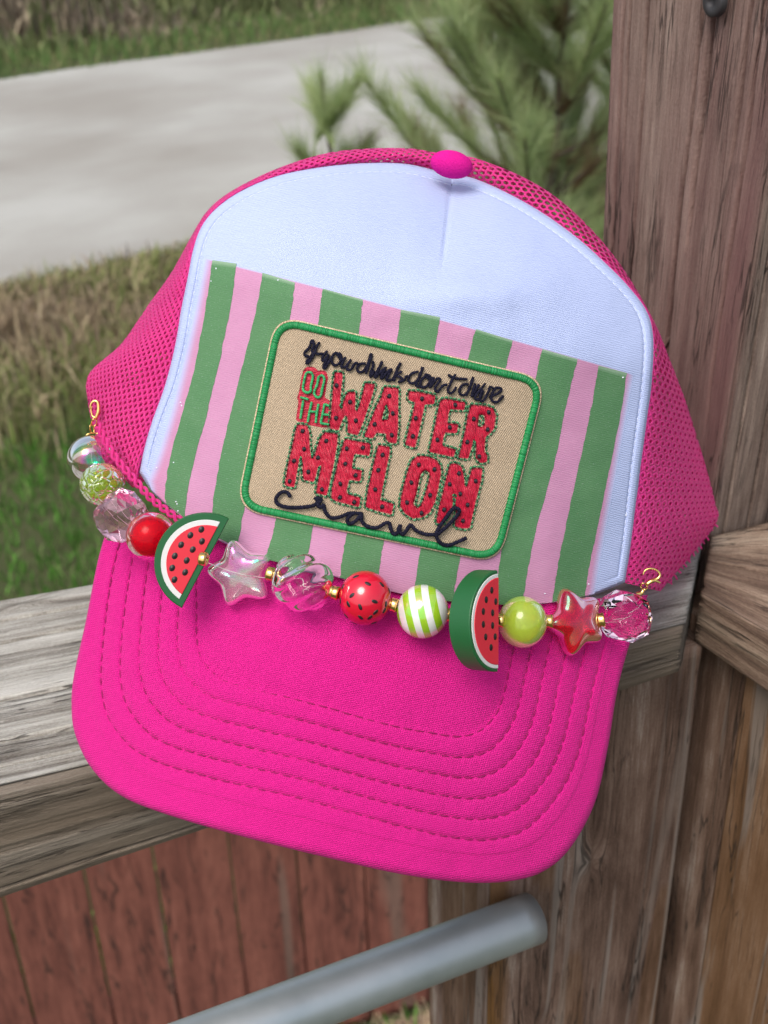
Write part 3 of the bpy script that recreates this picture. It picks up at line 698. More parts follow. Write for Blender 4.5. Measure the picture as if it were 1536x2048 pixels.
# lower strip of the field, down to the brim seam
tt = np.linspace(0, 1, 200); ux = 296 + (1192 - 296) * tt; uy = 960 + 220 * tt; lo = resample([(303, 980), (340, 1014), (372, 1038), (446, 1083), (560, 1123), (673, 1153), (797, 1186), (890, 1201), (1000, 1208), (1100, 1205), (1188, 1188)], 200)
f = np.linspace(0, 1, 12)[None]; X = ux[:, None] * (1 - f) + lo[:, 0:1] * f; Y = uy[:, None] * (1 - f) + lo[:, 1:2] * f
mesh('printed_pink_field', Pg(X, Y, d_panel(X, Y) - .00014), grid_faces(200, 12), mat_pp, cap, uv=np.c_[X.ravel() / 1000, Y.ravel() / 1000], attr={'fade': np.broadcast_to((np.clip(1 - tt / .018, 0, 1) + np.clip(1 - (1 - tt) / .016, 0, 1))[:, None], X.shape)}, label='lower strip of the pale pink printed field')
stripes = [([(425, 520), (413, 600), (400, 680), (383, 760), (361, 840), (339, 920), (330, 985), (332, 1008)], [(473, 527), (463, 600), (448, 680), (430, 760), (411, 840), (391, 910), (376, 980), (370, 1036)]),
           ([(525, 545), (512, 620), (493, 700), (473, 780), (455, 850), (440, 920), (428, 990), (420, 1068)], [(590, 565), (583, 620), (568, 690), (550, 760), (528, 840), (508, 920), (490, 1010), (474, 1095)]),
           ([(645, 577), (640, 620), (620, 750), (560, 1000), (545, 1070), (530, 1118)], [(726, 599), (718, 660), (690, 800), (630, 1040), (616, 1110), (610, 1138)]),
           ([(802, 619), (790, 700), (750, 850), (700, 1040), (686, 1110), (680, 1155)], [(881, 634), (865, 720), (830, 880), (775, 1060), (761, 1120), (757, 1176)]),
           ([(952, 658), (935, 720), (900, 870), (850, 1060), (836, 1130), (828, 1194)], [(1025, 681), (1008, 750), (975, 890), (932, 1060), (914, 1150), (905, 1203)]),
           ([(1085, 698), (1065, 780), (1040, 900), (1010, 1060), (997, 1142), (990, 1209)], [(1155, 718), (1135, 800), (1110, 920), (1072, 1060), (1055, 1142), (1045, 1209)]),
           ([(1198, 731), (1180, 829), (1158, 930), (1130, 1060), (1114, 1142), (1104, 1204)], [(1254, 746), (1236, 856), (1212, 970), (1192, 1070), (1177, 1142), (1170, 1192)])]
for i, (L, Rr) in enumerate(stripes):
    sheet_px('printed_green_stripe', L, Rr, 150, 14, mat_gp, cap, .00026, fade=lambda T, Fc: np.clip(1 - T / .02, 0, 1) * .8, jit=3.6, seed=i + 1)

# gathered centre seam
q = resample(cs, 40); V, F = tube(P3(q, d_panel, -.0004), 1.1 * PXM, 6); mesh('centre_seam', V, F, m_plain('seam thread', (.13, .15, .24), .8), cap)
b = Bag()
for x, y in [(352, 1003), (354, 1008), (356, 1022), (347, 925), (361, 805), (363, 811), (432, 537), (422, 562), (556, 560), (313, 936), (1246, 755), (1177, 1168), (1090, 1187), (1252, 1030), (590, 700)]:
    c_ = P(x, y, float(d_panel(x, y)) - .0004); V = [c_ + (RT * cos(a) + UP * sin(a)) * rng.uniform(1.0, 2.2) * PXM for a in np.linspace(0, 2 * pi, 7, endpoint=False)]; b.add(V + [c_ - FW * .0002], [(i, (i + 1) % 7, 7) for i in range(7)])
b.build('print_flaws', m_plain('missed print spots', (.7, .74, .82), .8), cap, kind='stuff', label='tiny unprinted white specks among the stripes')
# button
bc = P(903, 329, .4685)
def ellipsoid(c, rx, ry, rz, nu=40, nv=24, fn_=None, rot=0):
    th = np.linspace(0, pi, nv); ph = np.linspace(0, 2 * pi, nu, endpoint=False); PH, TH = np.meshgrid(ph, th, indexing='ij')
    x = np.sin(TH) * np.cos(PH); y = np.sin(TH) * np.sin(PH); z = np.cos(TH)
    k = 1 if fn_ is None else fn_(PH, TH)
    x, y, z = x * rx * k, y * ry * k, z * rz * k
    xr = x * cos(rot) - y * sin(rot); yr = x * sin(rot) + y * cos(rot)
    return (c[None] + xr.reshape(-1, 1) * RT + yr.reshape(-1, 1) * UP - z.reshape(-1, 1) * FW), grid_faces(nu, nv, True)
s = .4685 / FPX; V, F = ellipsoid(bc, 43 * s, 27 * s, 30 * s, rot=radians(-12))
m = M('pink button cloth'); v = m.coord('Object'); n = m.noise(v, 1500, 2, .6); m.color(m.mix(n, (.60, .01, .22), (.76, .02, .32))); m.bump(n, .8, .0008); m.set(Roughness=1, Specular_IOR_Level=.05)
mesh('top_button', V, F, m.m, cap, origin=bc)

# mesh sides
edge_out = np.array([(266, 975), (222, 925), (192, 868), (177, 805), (179, 748), (243, 688), (296, 612), (343, 546), (383, 474), (414, 424), (462, 384), (550, 340), (650, 308), (740, 298),
                     (820, 298), (870, 306), (915, 312), (952, 318), (1035, 350), (1110, 394), (1180, 457), (1240, 530), (1284, 600), (1313, 655), (1337, 715), (1366, 790), (1392, 870),
                     (1414, 945), (1429, 1005), (1428, 1052), (1320, 1182)], float)
dep_out = np.array([.462, .474, .484, .49, .495, .497, .497, .493, .489, .487, .487, .488, .488, .488, .487, .486, .486, .486, .488, .49, .494, .50, .51, .52, .532, .545, .558, .57, .578, .577, .50])
kk = len(edge_in)
def net(name, k0, k1, pitch, hole, label, layer=0):
    tt = np.linspace(k0 / (kk - 1), k1 / (kk - 1), 400)
    a = catmull(edge_in, tt); b_ = catmull(edge_out, tt); do = catmull(dep_out[:, None], tt)[:, 0]; di = d_panel(a[:, 0], a[:, 1]) + .0035
    if layer: # the far half of the crown, seen through the holes
        a = a + (cen[None] - a) * .16; di = do + .018 + .03 * np.clip(tt - .5, 0, 1); do = do + .001
    sl = np.r_[0, np.cumsum(np.linalg.norm(np.diff(.5 * (a + b_), axis=0), axis=1))]
    W = np.linalg.norm(b_ - a, axis=1) * 1.35 + 10
    dx = pitch; dy = pitch * .866; Vs = []; Fs = []; UVs = []; nv = 0
    hexa = np.array([(cos(radians(60 * k + 30)), sin(radians(60 * k + 30))) for k in range(6)]) * pitch / math.sqrt(3)
    rows = int(sl[-1] / dy) + 1; Wm = W.max()
    cs_ = []
    for r_ in range(rows):
        s_ = r_ * dy; w_ = np.interp(s_, sl, W)
        for c_ in range(int(w_ / dx) + 1):
            cs_.append((c_ * dx + (r_ % 2) * dx / 2, s_))
    cs_ = np.array(cs_); nC = len(cs_)
    jt = rng.random((nC, 6, 1)) * .16 + 1
    hs_ = np.interp(cs_[:, 1] / sl[-1], np.linspace(0, 1, len(hole)), hole)[:, None, None]
    O = cs_[:, None, :] + hexa[None]; I = cs_[:, None, :] + hexa[None] * hs_ * jt
    allp = np.concatenate([O, I], 1).reshape(-1, 2); tau = allp[:, 0]; s_ = np.clip(allp[:, 1], 0, sl[-1])
    Wl = np.interp(s_, sl, W); fr = np.clip(tau / Wl, 0, 1); g = np.sin(fr * pi / 2) * .35 + fr * .65
    ax_ = np.interp(s_, sl, a[:, 0]); ay_ = np.interp(s_, sl, a[:, 1]); bx_ = np.interp(s_, sl, b_[:, 0]); by_ = np.interp(s_, sl, b_[:, 1])
    d0 = np.interp(s_, sl, di); d1_ = np.interp(s_, sl, do)
    X = ax_ * (1 - g) + bx_ * g; Y = ay_ * (1 - g) + by_ * g; Dd = d0 + (d1_ - d0) * fr ** 1.4
    if not layer: Dd = Dd - .004 * np.sin(np.clip(fr, 0, 1) * pi) + .003 * (fbm(N1, X / 60, Y / 60, 3) - .5)
    isin = np.tile(np.r_[np.zeros(6), np.ones(6)], nC); Dd = Dd + isin * .00045
    Vv = Pg(X, Y, Dd); base = (np.arange(nC) * 12)[:, None]
    F = []
    for k in range(6):
        k2 = (k + 1) % 6; F.append(np.hstack([base + k, base + k2, base + 6 + k2, base + 6 + k]))
    F = np.vstack(F)
    # drop cells that collapse outside the panel
    tau_min = tau.reshape(nC, 12).min(1) / Wl.reshape(nC, 12).mean(1); ok = np.repeat(tau_min < .985, 1); okF = np.tile(ok, 6); F = F[okF]
    o = mesh(name, Vv, F, mat_net, cap, uv=np.c_[tau, s_] / 1000, label=label)
    md = o.modifiers.new('thickness', 'SOLIDIFY'); md.thickness = .0004; md.offset = 0
    return o
net('side_mesh', 0, 15.4, 13.0, [.50, .50, .46, .36, .44, .50, .55, .55], 'pink net on the left and top of the crown')
net('side_mesh', 15.9, kk - 1, 15.0, [.60, .66, .68, .68, .68, .64, .44, .36, .44, .5], 'pink net on the right of the crown')
net('rear_mesh', 0, 15.4, 12.0, [.40, .40, .30, .25, .30, .4, .5, .5], 'far side of the pink net seen through the holes', 1)
net('rear_mesh', 15.9, kk - 1, 13.0, [.72, .74, .74, .74, .78, .62, .25, .2, .3, .3], 'far side of the pink net seen through the holes', 1)
# twisted bound edge of the net on the left
rp = resample([(196, 850), (212, 885), (236, 922), (266, 956), (302, 996), (345, 1030), (410, 1074)], 90)
for off in (0, pi):
    q = []
    for i, (x, y) in enumerate(rp):
        ph = i * .62 + off; q.append(P(x + 4 * cos(ph), y - 4 * cos(ph), .455 - .018 * i / 90 - .0006 * sin(ph)))
    V, F = tube(q, 3.8 * PXM, 8); mesh('bound_edge', V, F, mat_net, cap, uv=np.random.default_rng(1).random((len(V), 2)))
# loose yarn ends at the right corner
b = Bag()
for i in range(16):
    x = 1428 - i * 6.2; y = 1050 + i * 7.6; dd = .578 - i * .004
    p0 = P(x, y, dd); p1 = P(x + rng.uniform(-2, 9), y + rng.uniform(2, 10), dd + rng.uniform(-.002, .002)); V, F = tube([p0, (p0 + p1) / 2 + UP * .0004, p1], 2.0 * .5 / FPX, 5); b.add(V, F)
b.build('frayed_yarn', mat_net, cap, uv=np.zeros((b.n, 2)), kind='stuff')

# brim
outl = [(218, 1045), (196, 1120), (172, 1240), (148, 1350), (143, 1410), (150, 1468), (182, 1535), (240, 1590), (330, 1628), (480, 1672), (640, 1712), (800, 1748), (930, 1765), (1030, 1761), (1095, 1738), (1145, 1690), (1190, 1605), (1215, 1500), (1235, 1380), (1262, 1280), (1296, 1190)]
rowo = [(245, 1070), (228, 1130), (212, 1230), (203, 1330), (204, 1385), (217, 1435), (250, 1482), (292, 1513), (350, 1535), (470, 1567), (600, 1597), (768, 1643), (880, 1670), (965, 1680), (1035, 1666), (1080, 1632), (1125, 1575), (1158, 1500), (1180, 1400), (1208, 1290), (1238, 1195)]
rowi = [(395, 1115), (393, 1165), (393, 1210), (393, 1250), (394, 1278), (401, 1310), (418, 1337), (440, 1356), (478, 1371), (540, 1386), (640, 1411), (768, 1447), (850, 1463), (910, 1473), (950, 1466), (980, 1444), (1000, 1412), (1012, 1370), (1022, 1320), (1035, 1260), (1050, 1205)]
hinge = [(400 + 645 * t, float(np.interp(400 + 645 * t, seam_pts[::-1, 0], seam_pts[::-1, 1])) - 14) for t in np.linspace(0, 1, 21)]
nS_ = 560; ts = np.linspace(0, 1, nS_)
cO, cA, cB, cH = (catmull(q, ts) for q in (outl, rowo, rowi, hinge))
rows_ = []; vals = []
for t in np.linspace(0, 1, 26)[:-1]: rows_.append(cH * (1 - t) + cB * t); vals.append(t - 1)        # -1..0 field
for t in np.linspace(0, 1, 81)[:-1]: rows_.append(cB * (1 - t) + cA * t); vals.append(t * 5)        # stitch rows at 0..5
for t in np.linspace(0, 1, 34): rows_.append(cA * (1 - t) + cO * t); vals.append(5 + t * 1.4)
BX = np.stack([r_[:, 0] for r_ in rows_], 1); BY = np.stack([r_[:, 1] for r_ in rows_], 1); bv = np.array(vals)[None]
fr = bv - np.round(bv); onrow = (bv > -.5) & (bv < 5.5)
groove = np.exp(-(fr / .085) ** 2) * onrow
pucker = .4 + .9 * fbm(N2, np.arange(nS_)[:, None] * .35, np.round(bv) * 3.1, 2)
Db = d_brim(BX, BY) + .0008 * groove * pucker - .0004 * np.abs(np.sin(pi * bv)) * onrow + .0007 * (fbm(N1, BX / 38, BY / 38, 3) - .5) + .0022 * (fbm(N2, BX / 190, BY / 190, 2) - .5)
te = np.clip((bv - 6.12) / .28, 0, 1); Db = Db + .0035 * (1 - np.sqrt(np.maximum(1 - te ** 2, 0)))
# close the rim: roll under, then the underside
und = []
cc = np.array([700., 1380.])
for r_, dd in ((.997, .0048), (.985, .0058), (.9, .0052), (.6, .005)):
    X = cc[0] + (cO[:, 0] - cc[0]) * r_; Y = cc[1] + (cO[:, 1] - cc[1]) * r_; und.append((X, Y, d_brim(X, Y) + dd))
BXa = np.hstack([BX] + [u[0][:, None] for u in und]); BYa = np.hstack([BY] + [u[1][:, None] for u in und]); Dba = np.hstack([Db] + [u[2][:, None] for u in und])
nr = BXa.shape[1]
mesh('brim', Pg(BXa, BYa, Dba), grid_faces(nS_, nr), mat_brim, cap, uv=np.c_[BXa.ravel(), BYa.ravel()] / 1000, label='curved hot pink brim with six rows of stitching')
m_st = m_plain('dark pink thread', (.30, .003, .10), .9)
for k in range(6):
    t = k / 5; row = cB * (1 - t) + cA * t
    b = stitch_bag(row[6:-6], lambda x, y: d_brim(x, y) + .0004, 20, 5.0, 1.3 * PXM, .0005, jitter=1.2)
    # the needle holes between stitches
    b.build('stitch_row', m_st, cap, kind='stuff')

# ------------------------------------------------------------------ patch
pc = np.array([(548, 625), (1099, 754), (1002, 1133), (466, 1022)], float)     # TL TR BR BL
def rrect(corners, rad, inset=0, n=12):
    c = corners.mean(0); out = []
    for i in range(4):
        p = corners[i]; a = corners[i - 1] - p; b_ = corners[(i + 1) % 4] - p; a /= np.linalg.norm(a); b_ /= np.linalg.norm(b_)
        p_ = p + (a + b_) * inset; r_ = max(rad - inset, 4)
        s_, e_ = p_ + a * r_, p_ + b_ * r_
        for t in np.linspace(0, 1, n): out.append((1 - t) ** 2 * s_ + 2 * t * (1 - t) * p_ + t * t * e_ if False else s_ * (1 - t) ** 2 + p_ * 2 * t * (1 - t) + e_ * t ** 2)
    return np.array(out)
def dens(poly, step=4):
    p = np.vstack([poly, poly[:1]]); s_ = np.r_[0, np.cumsum(np.linalg.norm(np.diff(p, axis=0), axis=1))]; n = int(s_[-1] / step); u = np.linspace(0, s_[-1], n, endpoint=False)
    return np.c_[np.interp(u, s_, p[:, 0]), np.interp(u, s_, p[:, 1])]
patch_out = dens(rrect(pc, 58, 4)); T0 = .0012
pcn = patch_out.mean(0); tr = np.r_[np.linspace(0, .97, 60), 1.0, 1.0]
PXp = pcn[0] + (patch_out[:, 0:1] - pcn[0]) * tr; PYp = pcn[1] + (patch_out[:, 1:2] - pcn[1]) * tr
lift = np.r_[np.full(60, T0), T0 * .8, -.0003][None]
mat_pat = m_patch()
patch = mesh('patch', Pg(PXp, PYp, d_panel(PXp, PYp) - lift), grid_faces(len(patch_out), len(tr), True), mat_pat, cap, uv=np.c_[PXp.ravel(), PYp.ravel()] / 1000, label='beige embroidered patch with green border')
mat_gth = m_thread('green border thread', (.004, .15, .035), (.015, .30, .085), 12, (400, 400), .4, .8)
bo = dens(rrect(pc, 60, 14), 2.0)
# border thread: a fat satin roll with individual wraps
wq = []; rr_ = []
for i, (x, y) in enumerate(bo): wq.append(P(x, y, float(d_panel(x, y)) - T0 - .0003)); rr_.append((7.0 + .5 * (i % 2) + .5 * rng.random()) * PXM)
V, F = tube(wq, np.array(rr_), 12, closed=True, squash=.75)
mesh('border', V, F, mat_gth, patch, uv=(np.repeat(bo, 12, 0) / 1000))
mat_edge = m_thread('beige edge thread', rgb(165, 140, 110), rgb(224, 204, 172), 12, (300, 300), .7, .8)
bo2 = dens(rrect(pc, 60, 6), 2.5); wq = [P(x, y, float(d_panel(x, y)) - T0 * .8) for x, y in bo2]
V, F = tube(wq, (1.9 + .4 * (np.arange(len(bo2)) % 2)) * PXM, 8, closed=True); mesh('edge_cord', V, F, mat_edge, patch, uv=(np.repeat(bo2, 8, 0) / 1000))

from mathutils.geometry import delaunay_2d_cdt
def fill_poly(outer, holes, dfun, lift, step=5, edge_drop=.0005):
    """dense triangulated sheet over a polygon with holes, edges falling to the cloth"""
    loops = [dens(np.asarray(outer, float), step)] + [dens(np.asarray(h_, float), step) for h_ in holes]
    pts = []; edges_ = []
    for lp in loops:
        s0 = len(pts); pts += [tuple(p) for p in lp]; edges_ += [(s0 + i, s0 + (i + 1) % len(lp)) for i in range(len(lp))]
    nb = len(pts)
    def inside(x, y, lp):
        c = False; j = len(lp) - 1
        for i in range(len(lp)):
            if (lp[i][1] > y) != (lp[j][1] > y) and x < (lp[j][0] - lp[i][0]) * (y - lp[i][1]) / (lp[j][1] - lp[i][1]) + lp[i][0]: c = not c
            j = i
        return c
    al = np.vstack(loops); mn, mx = al.min(0), al.max(0)
    for x in np.arange(mn[0], mx[0], step):
        for y in np.arange(mn[1], mx[1], step):
            if inside(x, y, loops[0]) and not any(inside(x, y, h_) for h_ in loops[1:]) and np.min(np.hypot(al[:, 0] - x, al[:, 1] - y)) > step * .6: pts.append((x, y))
    vo, eo, fo, *_ = delaunay_2d_cdt([Vector(p) for p in pts], edges_, [], 0, 1e-6)
    vo = np.array([(v.x, v.y) for v in vo]); F = []
    for f in fo:
        c = vo[list(f)].mean(0)
        if inside(c[0], c[1], loops[0]) and not any(inside(c[0], c[1], h_) for h_ in loops[1:]): F.append(tuple(f))
    dmin = np.array([np.min(np.hypot(al[:, 0] - x, al[:, 1] - y)) for x, y in vo])
    z = lift - edge_drop * np.clip(1 - dmin / 3.0, 0, 1) ** 1.5 + .00008 * np.sin(vo[:, 0] * 1.3 + vo[:, 1] * .31)
    V = np.array([P(x, y, float(dfun(x, y)) - l) for (x, y), l in zip(vo, z)])
    # side wall
    n0 = len(V); V2 = np.array([P(x, y, float(dfun(x, y)) - lift + edge_drop * 2.2) for x, y in vo[:nb]]); V = np.vstack([V, V2])
    s0 = 0
    for lp in loops:
        n = len(lp)
        for i in range(n): F.append((s0 + i, s0 + (i + 1) % n, n0 + s0 + (i + 1) % n, n0 + s0 + i))
        s0 += n
    return V, F, np.vstack([vo, vo[:nb]]) / 1000
def cr(pts, x0, y0, s_): return [(x0 + a / s_, y0 + b_ / s_) for a, b_ in pts]
R3 = lambda p: cr(p, 580, 720, 7.68); R4 = lambda p: cr(p, 700, 740, 4.8); R5 = lambda p: cr(p, 550, 840, 6.982); R6 = lambda p: cr(p, 760, 880, 6.4)
letters = [
    ('W', R3([(690, 190), (800, 195), (808, 240), (785, 430), (770, 600), (768, 755), (790, 740), (820, 640), (885, 492), (1000, 492), (1004, 600), (995, 760), (1022, 790), (1055, 740), (1110, 540), (1155, 355), (1305, 372), (1250, 580), (1120, 960), (1040, 1155), (885, 1115), (893, 960), (880, 870), (850, 850), (810, 900), (745, 1078), (612, 1050), (628, 850), (655, 500)]), []),
    ('A', R4([(330, 165), (465, 175), (462, 380), (460, 560), (445, 705), (370, 692), (342, 655), (350, 612), (255, 600), (220, 655), (135, 640), (205, 470), (250, 360), (300, 260)]), [R4([(352, 330), (378, 410), (362, 478), (302, 480), (318, 410)])]),
    ('T', R4([(560, 205), (640, 207), (815, 245), (810, 325), (718, 330), (690, 460), (650, 640), (625, 745), (530, 715), (570, 550), (600, 430), (625, 310), (560, 285)]), []),
    ('E', R4([(875, 285), (940, 280), (1105, 310), (1095, 385), (960, 375), (945, 420), (935, 510), (1040, 520), (1025, 605), (915, 600), (895, 650), (885, 730), (1015, 765), (995, 835), (760, 785), (790, 650), (815, 540), (855, 340)]), []),
    ('R', R4([(1160, 335), (1290, 345), (1375, 370), (1400, 440), (1382, 560), (1340, 612), (1300, 640), (1290, 780), (1320, 825), (1310, 885), (1250, 890), (1208, 840), (1212, 720), (1190, 660), (1172, 720), (1135, 850), (1042, 840), (1075, 720), (1110, 560), (1130, 440)]), [R4([(1238, 432), (1290, 430), (1298, 500), (1270, 548), (1226, 540)])]),
    ('M', R5([(310, 65), (445, 75), (475, 170), (485, 400), (510, 545), (560, 470), (625, 270), (690, 170), (875, 195), (865, 350), (815, 640), (720, 1055), (575, 1020), (598, 870), (650, 630), (600, 650), (575, 760), (545, 862), (395, 832), (385, 700), (385, 600), (358, 500), (330, 590), (300, 760), (268, 940), (135, 910), (170, 690), (215, 480), (270, 230)]), []),
    ('E', R5([(975, 265), (1335, 330), (1318, 498), (1108, 470), (1085, 560), (1072, 685), (1212, 705), (1190, 855), (1035, 830), (998, 990), (1015, 1040), (1192, 1085), (1170, 1215), (960, 1160), (850, 1130), (785, 1090), (790, 980), (840, 760), (900, 500)]), []),
    ('L', [(757, 890), (779, 894), (779, 906), (770, 950), (760, 1000), (787, 1008), (783, 1029), (756, 1022), (731, 1014), (737, 975), (748, 925)], []),
    ('O', R6([(480, 207), (560, 205), (640, 220), (725, 260), (775, 340), (778, 440), (740, 640), (700, 800), (640, 920), (540, 990), (420, 1002), (315, 935), (260, 850), (270, 730), (315, 540), (365, 370), (410, 260)]), [R6([(580, 385), (630, 415), (638, 470), (600, 620), (560, 745), (530, 830), (482, 872), (425, 825), (468, 680), (500, 520), (525, 430)])]),
    ('N', R6([(900, 310), (970, 298), (1040, 340), (1070, 440), (1085, 598), (1112, 600), (1145, 480), (1180, 360), (1310, 362), (1290, 520), (1220, 800), (1180, 980), (1145, 1130), (1050, 1130), (955, 1100), (975, 960), (968, 850), (950, 680), (925, 850), (860, 980), (800, 1072), (720, 1060), (750, 880), (800, 690), (850, 480)]), [])]
mat_red = m_thread('red satin stitch', (.30, .002, .018), (.62, .008, .045), 14, (40, 420), .38, 1.0)
mat_dg = m_thread('green outline thread', (.012, .13, .05), (.09, .36, .16), 12, (300, 300), .5, .7)
mat_navy = m_thread('navy script thread', (.004, .004, .012), (.014, .013, .032), 12, (300, 300), .75, .9); mat_navy.node_tree.nodes['Principled BSDF'].inputs['Specular IOR Level'].default_value = .15
mat_gl = m_thread('green letter thread', (.008, .20, .06), (.035, .42, .14), 12, (260, 260), .4, .7)
for nm, outer, holes in letters:
    V, F, UV = fill_poly(outer, holes, d_panel, T0 + .0006, 4.5, .0005)
    mesh('red_letter', V, F, mat_red, patch, uv=UV, label='red stitched capital letter ' + nm)
# green running outline round each letter
def offset_poly(poly, dd):
    p = dens(np.asarray(poly, float), 3); c = np.roll(p, -1, 0) - np.roll(p, 1, 0); n = np.c_[c[:, 1], -c[:, 0]]; n /= np.maximum(np.linalg.norm(n, axis=1), 1e-6)[:, None]
    ar = .5 * np.sum(p[:, 0] * np.roll(p[:, 1], -1) - np.roll(p[:, 0], -1) * p[:, 1])
    n = n * (1 if ar > 0 else -1); n = (n + np.roll(n, 1, 0) + np.roll(n, -1, 0)) / 3
    return p + n * dd
bl1 = Bag(); bl2 = Bag()
for nm, outer, holes in letters:
    for h_, sg in [(outer, 1)] + [(h_, -1) for h_ in holes]:
        q = offset_poly(h_, 3.6 * sg); q = np.vstack([q, q[:1]]); b = stitch_bag(q, d_panel, 7.5, 1.2, 1.9 * PXM, T0 + .0004, jitter=1.2)
        bl1.V += b.V; bl1.F += [tuple(i + bl1.n for i in f) for f in b.F]; bl1.n += b.n
        q = offset_poly(h_, 1.4 * sg); q = np.vstack([q, q[:1]]); b = stitch_bag(q, d_panel, 2.6, 9.5, 1.5 * PXM, T0 + .0009, jitter=1)
        bl2.V += b.V; bl2.F += [tuple(i + bl2.n for i in f) for f in b.F]; bl2.n += b.n
for bb_, nm, mt in ((bl1, 'letter_outline', mat_dg), (bl2, 'outline_knots', m_plain('dark green knots', (.012, .045, .022), .7))):
    bb_.build(nm, mt, patch, uv=np.tile(np.linspace(0, 1, bb_.n)[:, None], (1, 2)), kind='stuff')
# melon seeds on the letters
seedp = R3([(715, 390), (920, 645), (705, 890), (1010, 930)]) + R4([(375, 250), (410, 415), (235, 520), (400, 625), (690, 275), (630, 462), (603, 635), (1010, 335), (957, 550), (838, 670), (1330, 405), (1188, 470), (1320, 570), (1125, 690), (1240, 830)]) + \
    R5([(385, 155), (405, 405), (715, 290), (600, 525), (265, 570), (463, 722), (205, 855), (655, 970), (1000, 400), (1225, 385), (980, 610), (1125, 770), (910, 890), (905, 1080), (1105, 1145), (1500, 485), (1440, 700), (1400, 970), (1495, 1210)]) + \
    R6([(495, 315), (695, 375), (400, 545), (640, 705), (345, 800), (530, 935), (1010, 425), (890, 565), (1225, 525), (1025, 690), (1120, 830), (820, 890), (1060, 1035)])
mat_seed = m_plain('black seed thread', (.008, .006, .012), .55)
for (x, y) in seedp:
    c = P(x, y, float(d_panel(x, y)) - T0 - .0008); b = Bag(); a0 = rng.uniform(.9, 1.9)
    for q in (-2.2, 0, 2.2):
        L = 5.0 - abs(q) * .6; ux = np.array([cos(a0), sin(a0)]); px_ = np.array([-ux[1], ux[0]]) * q
        pts = [c + (RT * (px_[0] + ux[0] * t) + UP * (px_[1] + ux[1] * t)) * PXM - FW * .0003 * (1 - (t / L) ** 2) for t in np.linspace(-L, L, 5)]
        V, F = tube(pts, np.array([.5, 1, 1, 1, .5]) * 1.8 * PXM, 5); b.add(V, F)
    b.build('seed', mat_seed, patch, origin=c)
# DO THE badge
V, F, UV = fill_poly(R3([(190, 180), (240, 110), (330, 95), (400, 120), (430, 170), (480, 150), (550, 165), (590, 260), (560, 400), (535, 570), (620, 620), (622, 1045), (480, 1035), (300, 1000), (85, 930), (130, 640), (105, 590), (140, 480)]), [], d_panel, T0 + .0004, 4.5, .0004)
mesh('red_badge', V, F, m_thread('red badge stitch', (.30, .006, .02), (.60, .02, .055), 102, (60, 300), .5, 1.0), patch, uv=UV, label='red badge behind the words DO THE')
def script(pts, r, mat, name, label=None, lift=T0 + .0008, step=1.4, rough=.35, squash=.7):
    p = np.asarray(pts, float); q = resample(p, max(6, int(np.sum(np.linalg.norm(np.diff(p, axis=0), axis=1)) / step)))
    w = P3(q, d_panel, lift); R_ = r * PXM * (1 + rough * (rng.random(len(q)) - .5)); R_[0] *= .6; R_[-1] *= .6
    V, F = tube(w, R_, 7, squash=squash); return mesh(name, V, F, mat, patch, uv=np.repeat(q, 7, 0) / 1000, label=label)
def rowof(name, strokes, r, mat, label, lift, squash=.7, rough=.35):
    B = Bag(); U = []
    for k, st_ in enumerate(strokes):
        p = np.asarray(st_, float); L = np.sum(np.linalg.norm(np.diff(p, axis=0), axis=1)); q = resample(p, max(4, int(L / 1.4)))
        w = P3(q, d_panel, lift + .0001 * (k % 4)); R_ = r * PXM * (1 + rough * (rng.random(len(q)) - .5) + .12 * (-1.0) ** np.arange(len(q))); R_[0] *= .6; R_[-1] *= .6
        V, F = tube(w, R_, 7, squash=squash); B.add(V, F); U.append(np.repeat(q, 7, 0) / 1000)
    return B.build(name, mat, patch, uv=np.vstack(U), label=label)
DOTHE = [('D', [[(250, 190), (215, 320), (200, 450), (255, 500), (315, 480), (320, 400), (350, 260), (325, 195), (250, 190)]]),
         ('O', [[(440, 250), (415, 380), (370, 500), (410, 570), (468, 555), (495, 440), (525, 300), (500, 240), (440, 250)]]),
         ('T', [[(155, 570), (290, 608)], [(205, 620), (178, 780), (158, 905)]]),
         ('H', [[(335, 640), (300, 790), (272, 960)], [(440, 670), (410, 820), (395, 970)], [(300, 790), (410, 795)]]),
         ('E', [[(530, 670), (500, 830), (470, 975)], [(530, 675), (602, 705)], [(510, 835), (604, 845)], [(465, 970), (600, 990)]])]
for nm, stl in DOTHE: rowof('green_letter', [R3(s_) for s_ in stl], 2.7, mat_gl, 'green stitched capital letter ' + nm, T0 + .0013, .6)
RA = lambda p: cr(p, 590, 670, 7.68); RB = lambda p: cr(p, 750, 690, 5.486); RC = lambda p: cr(p, 530, 960, 3.572)
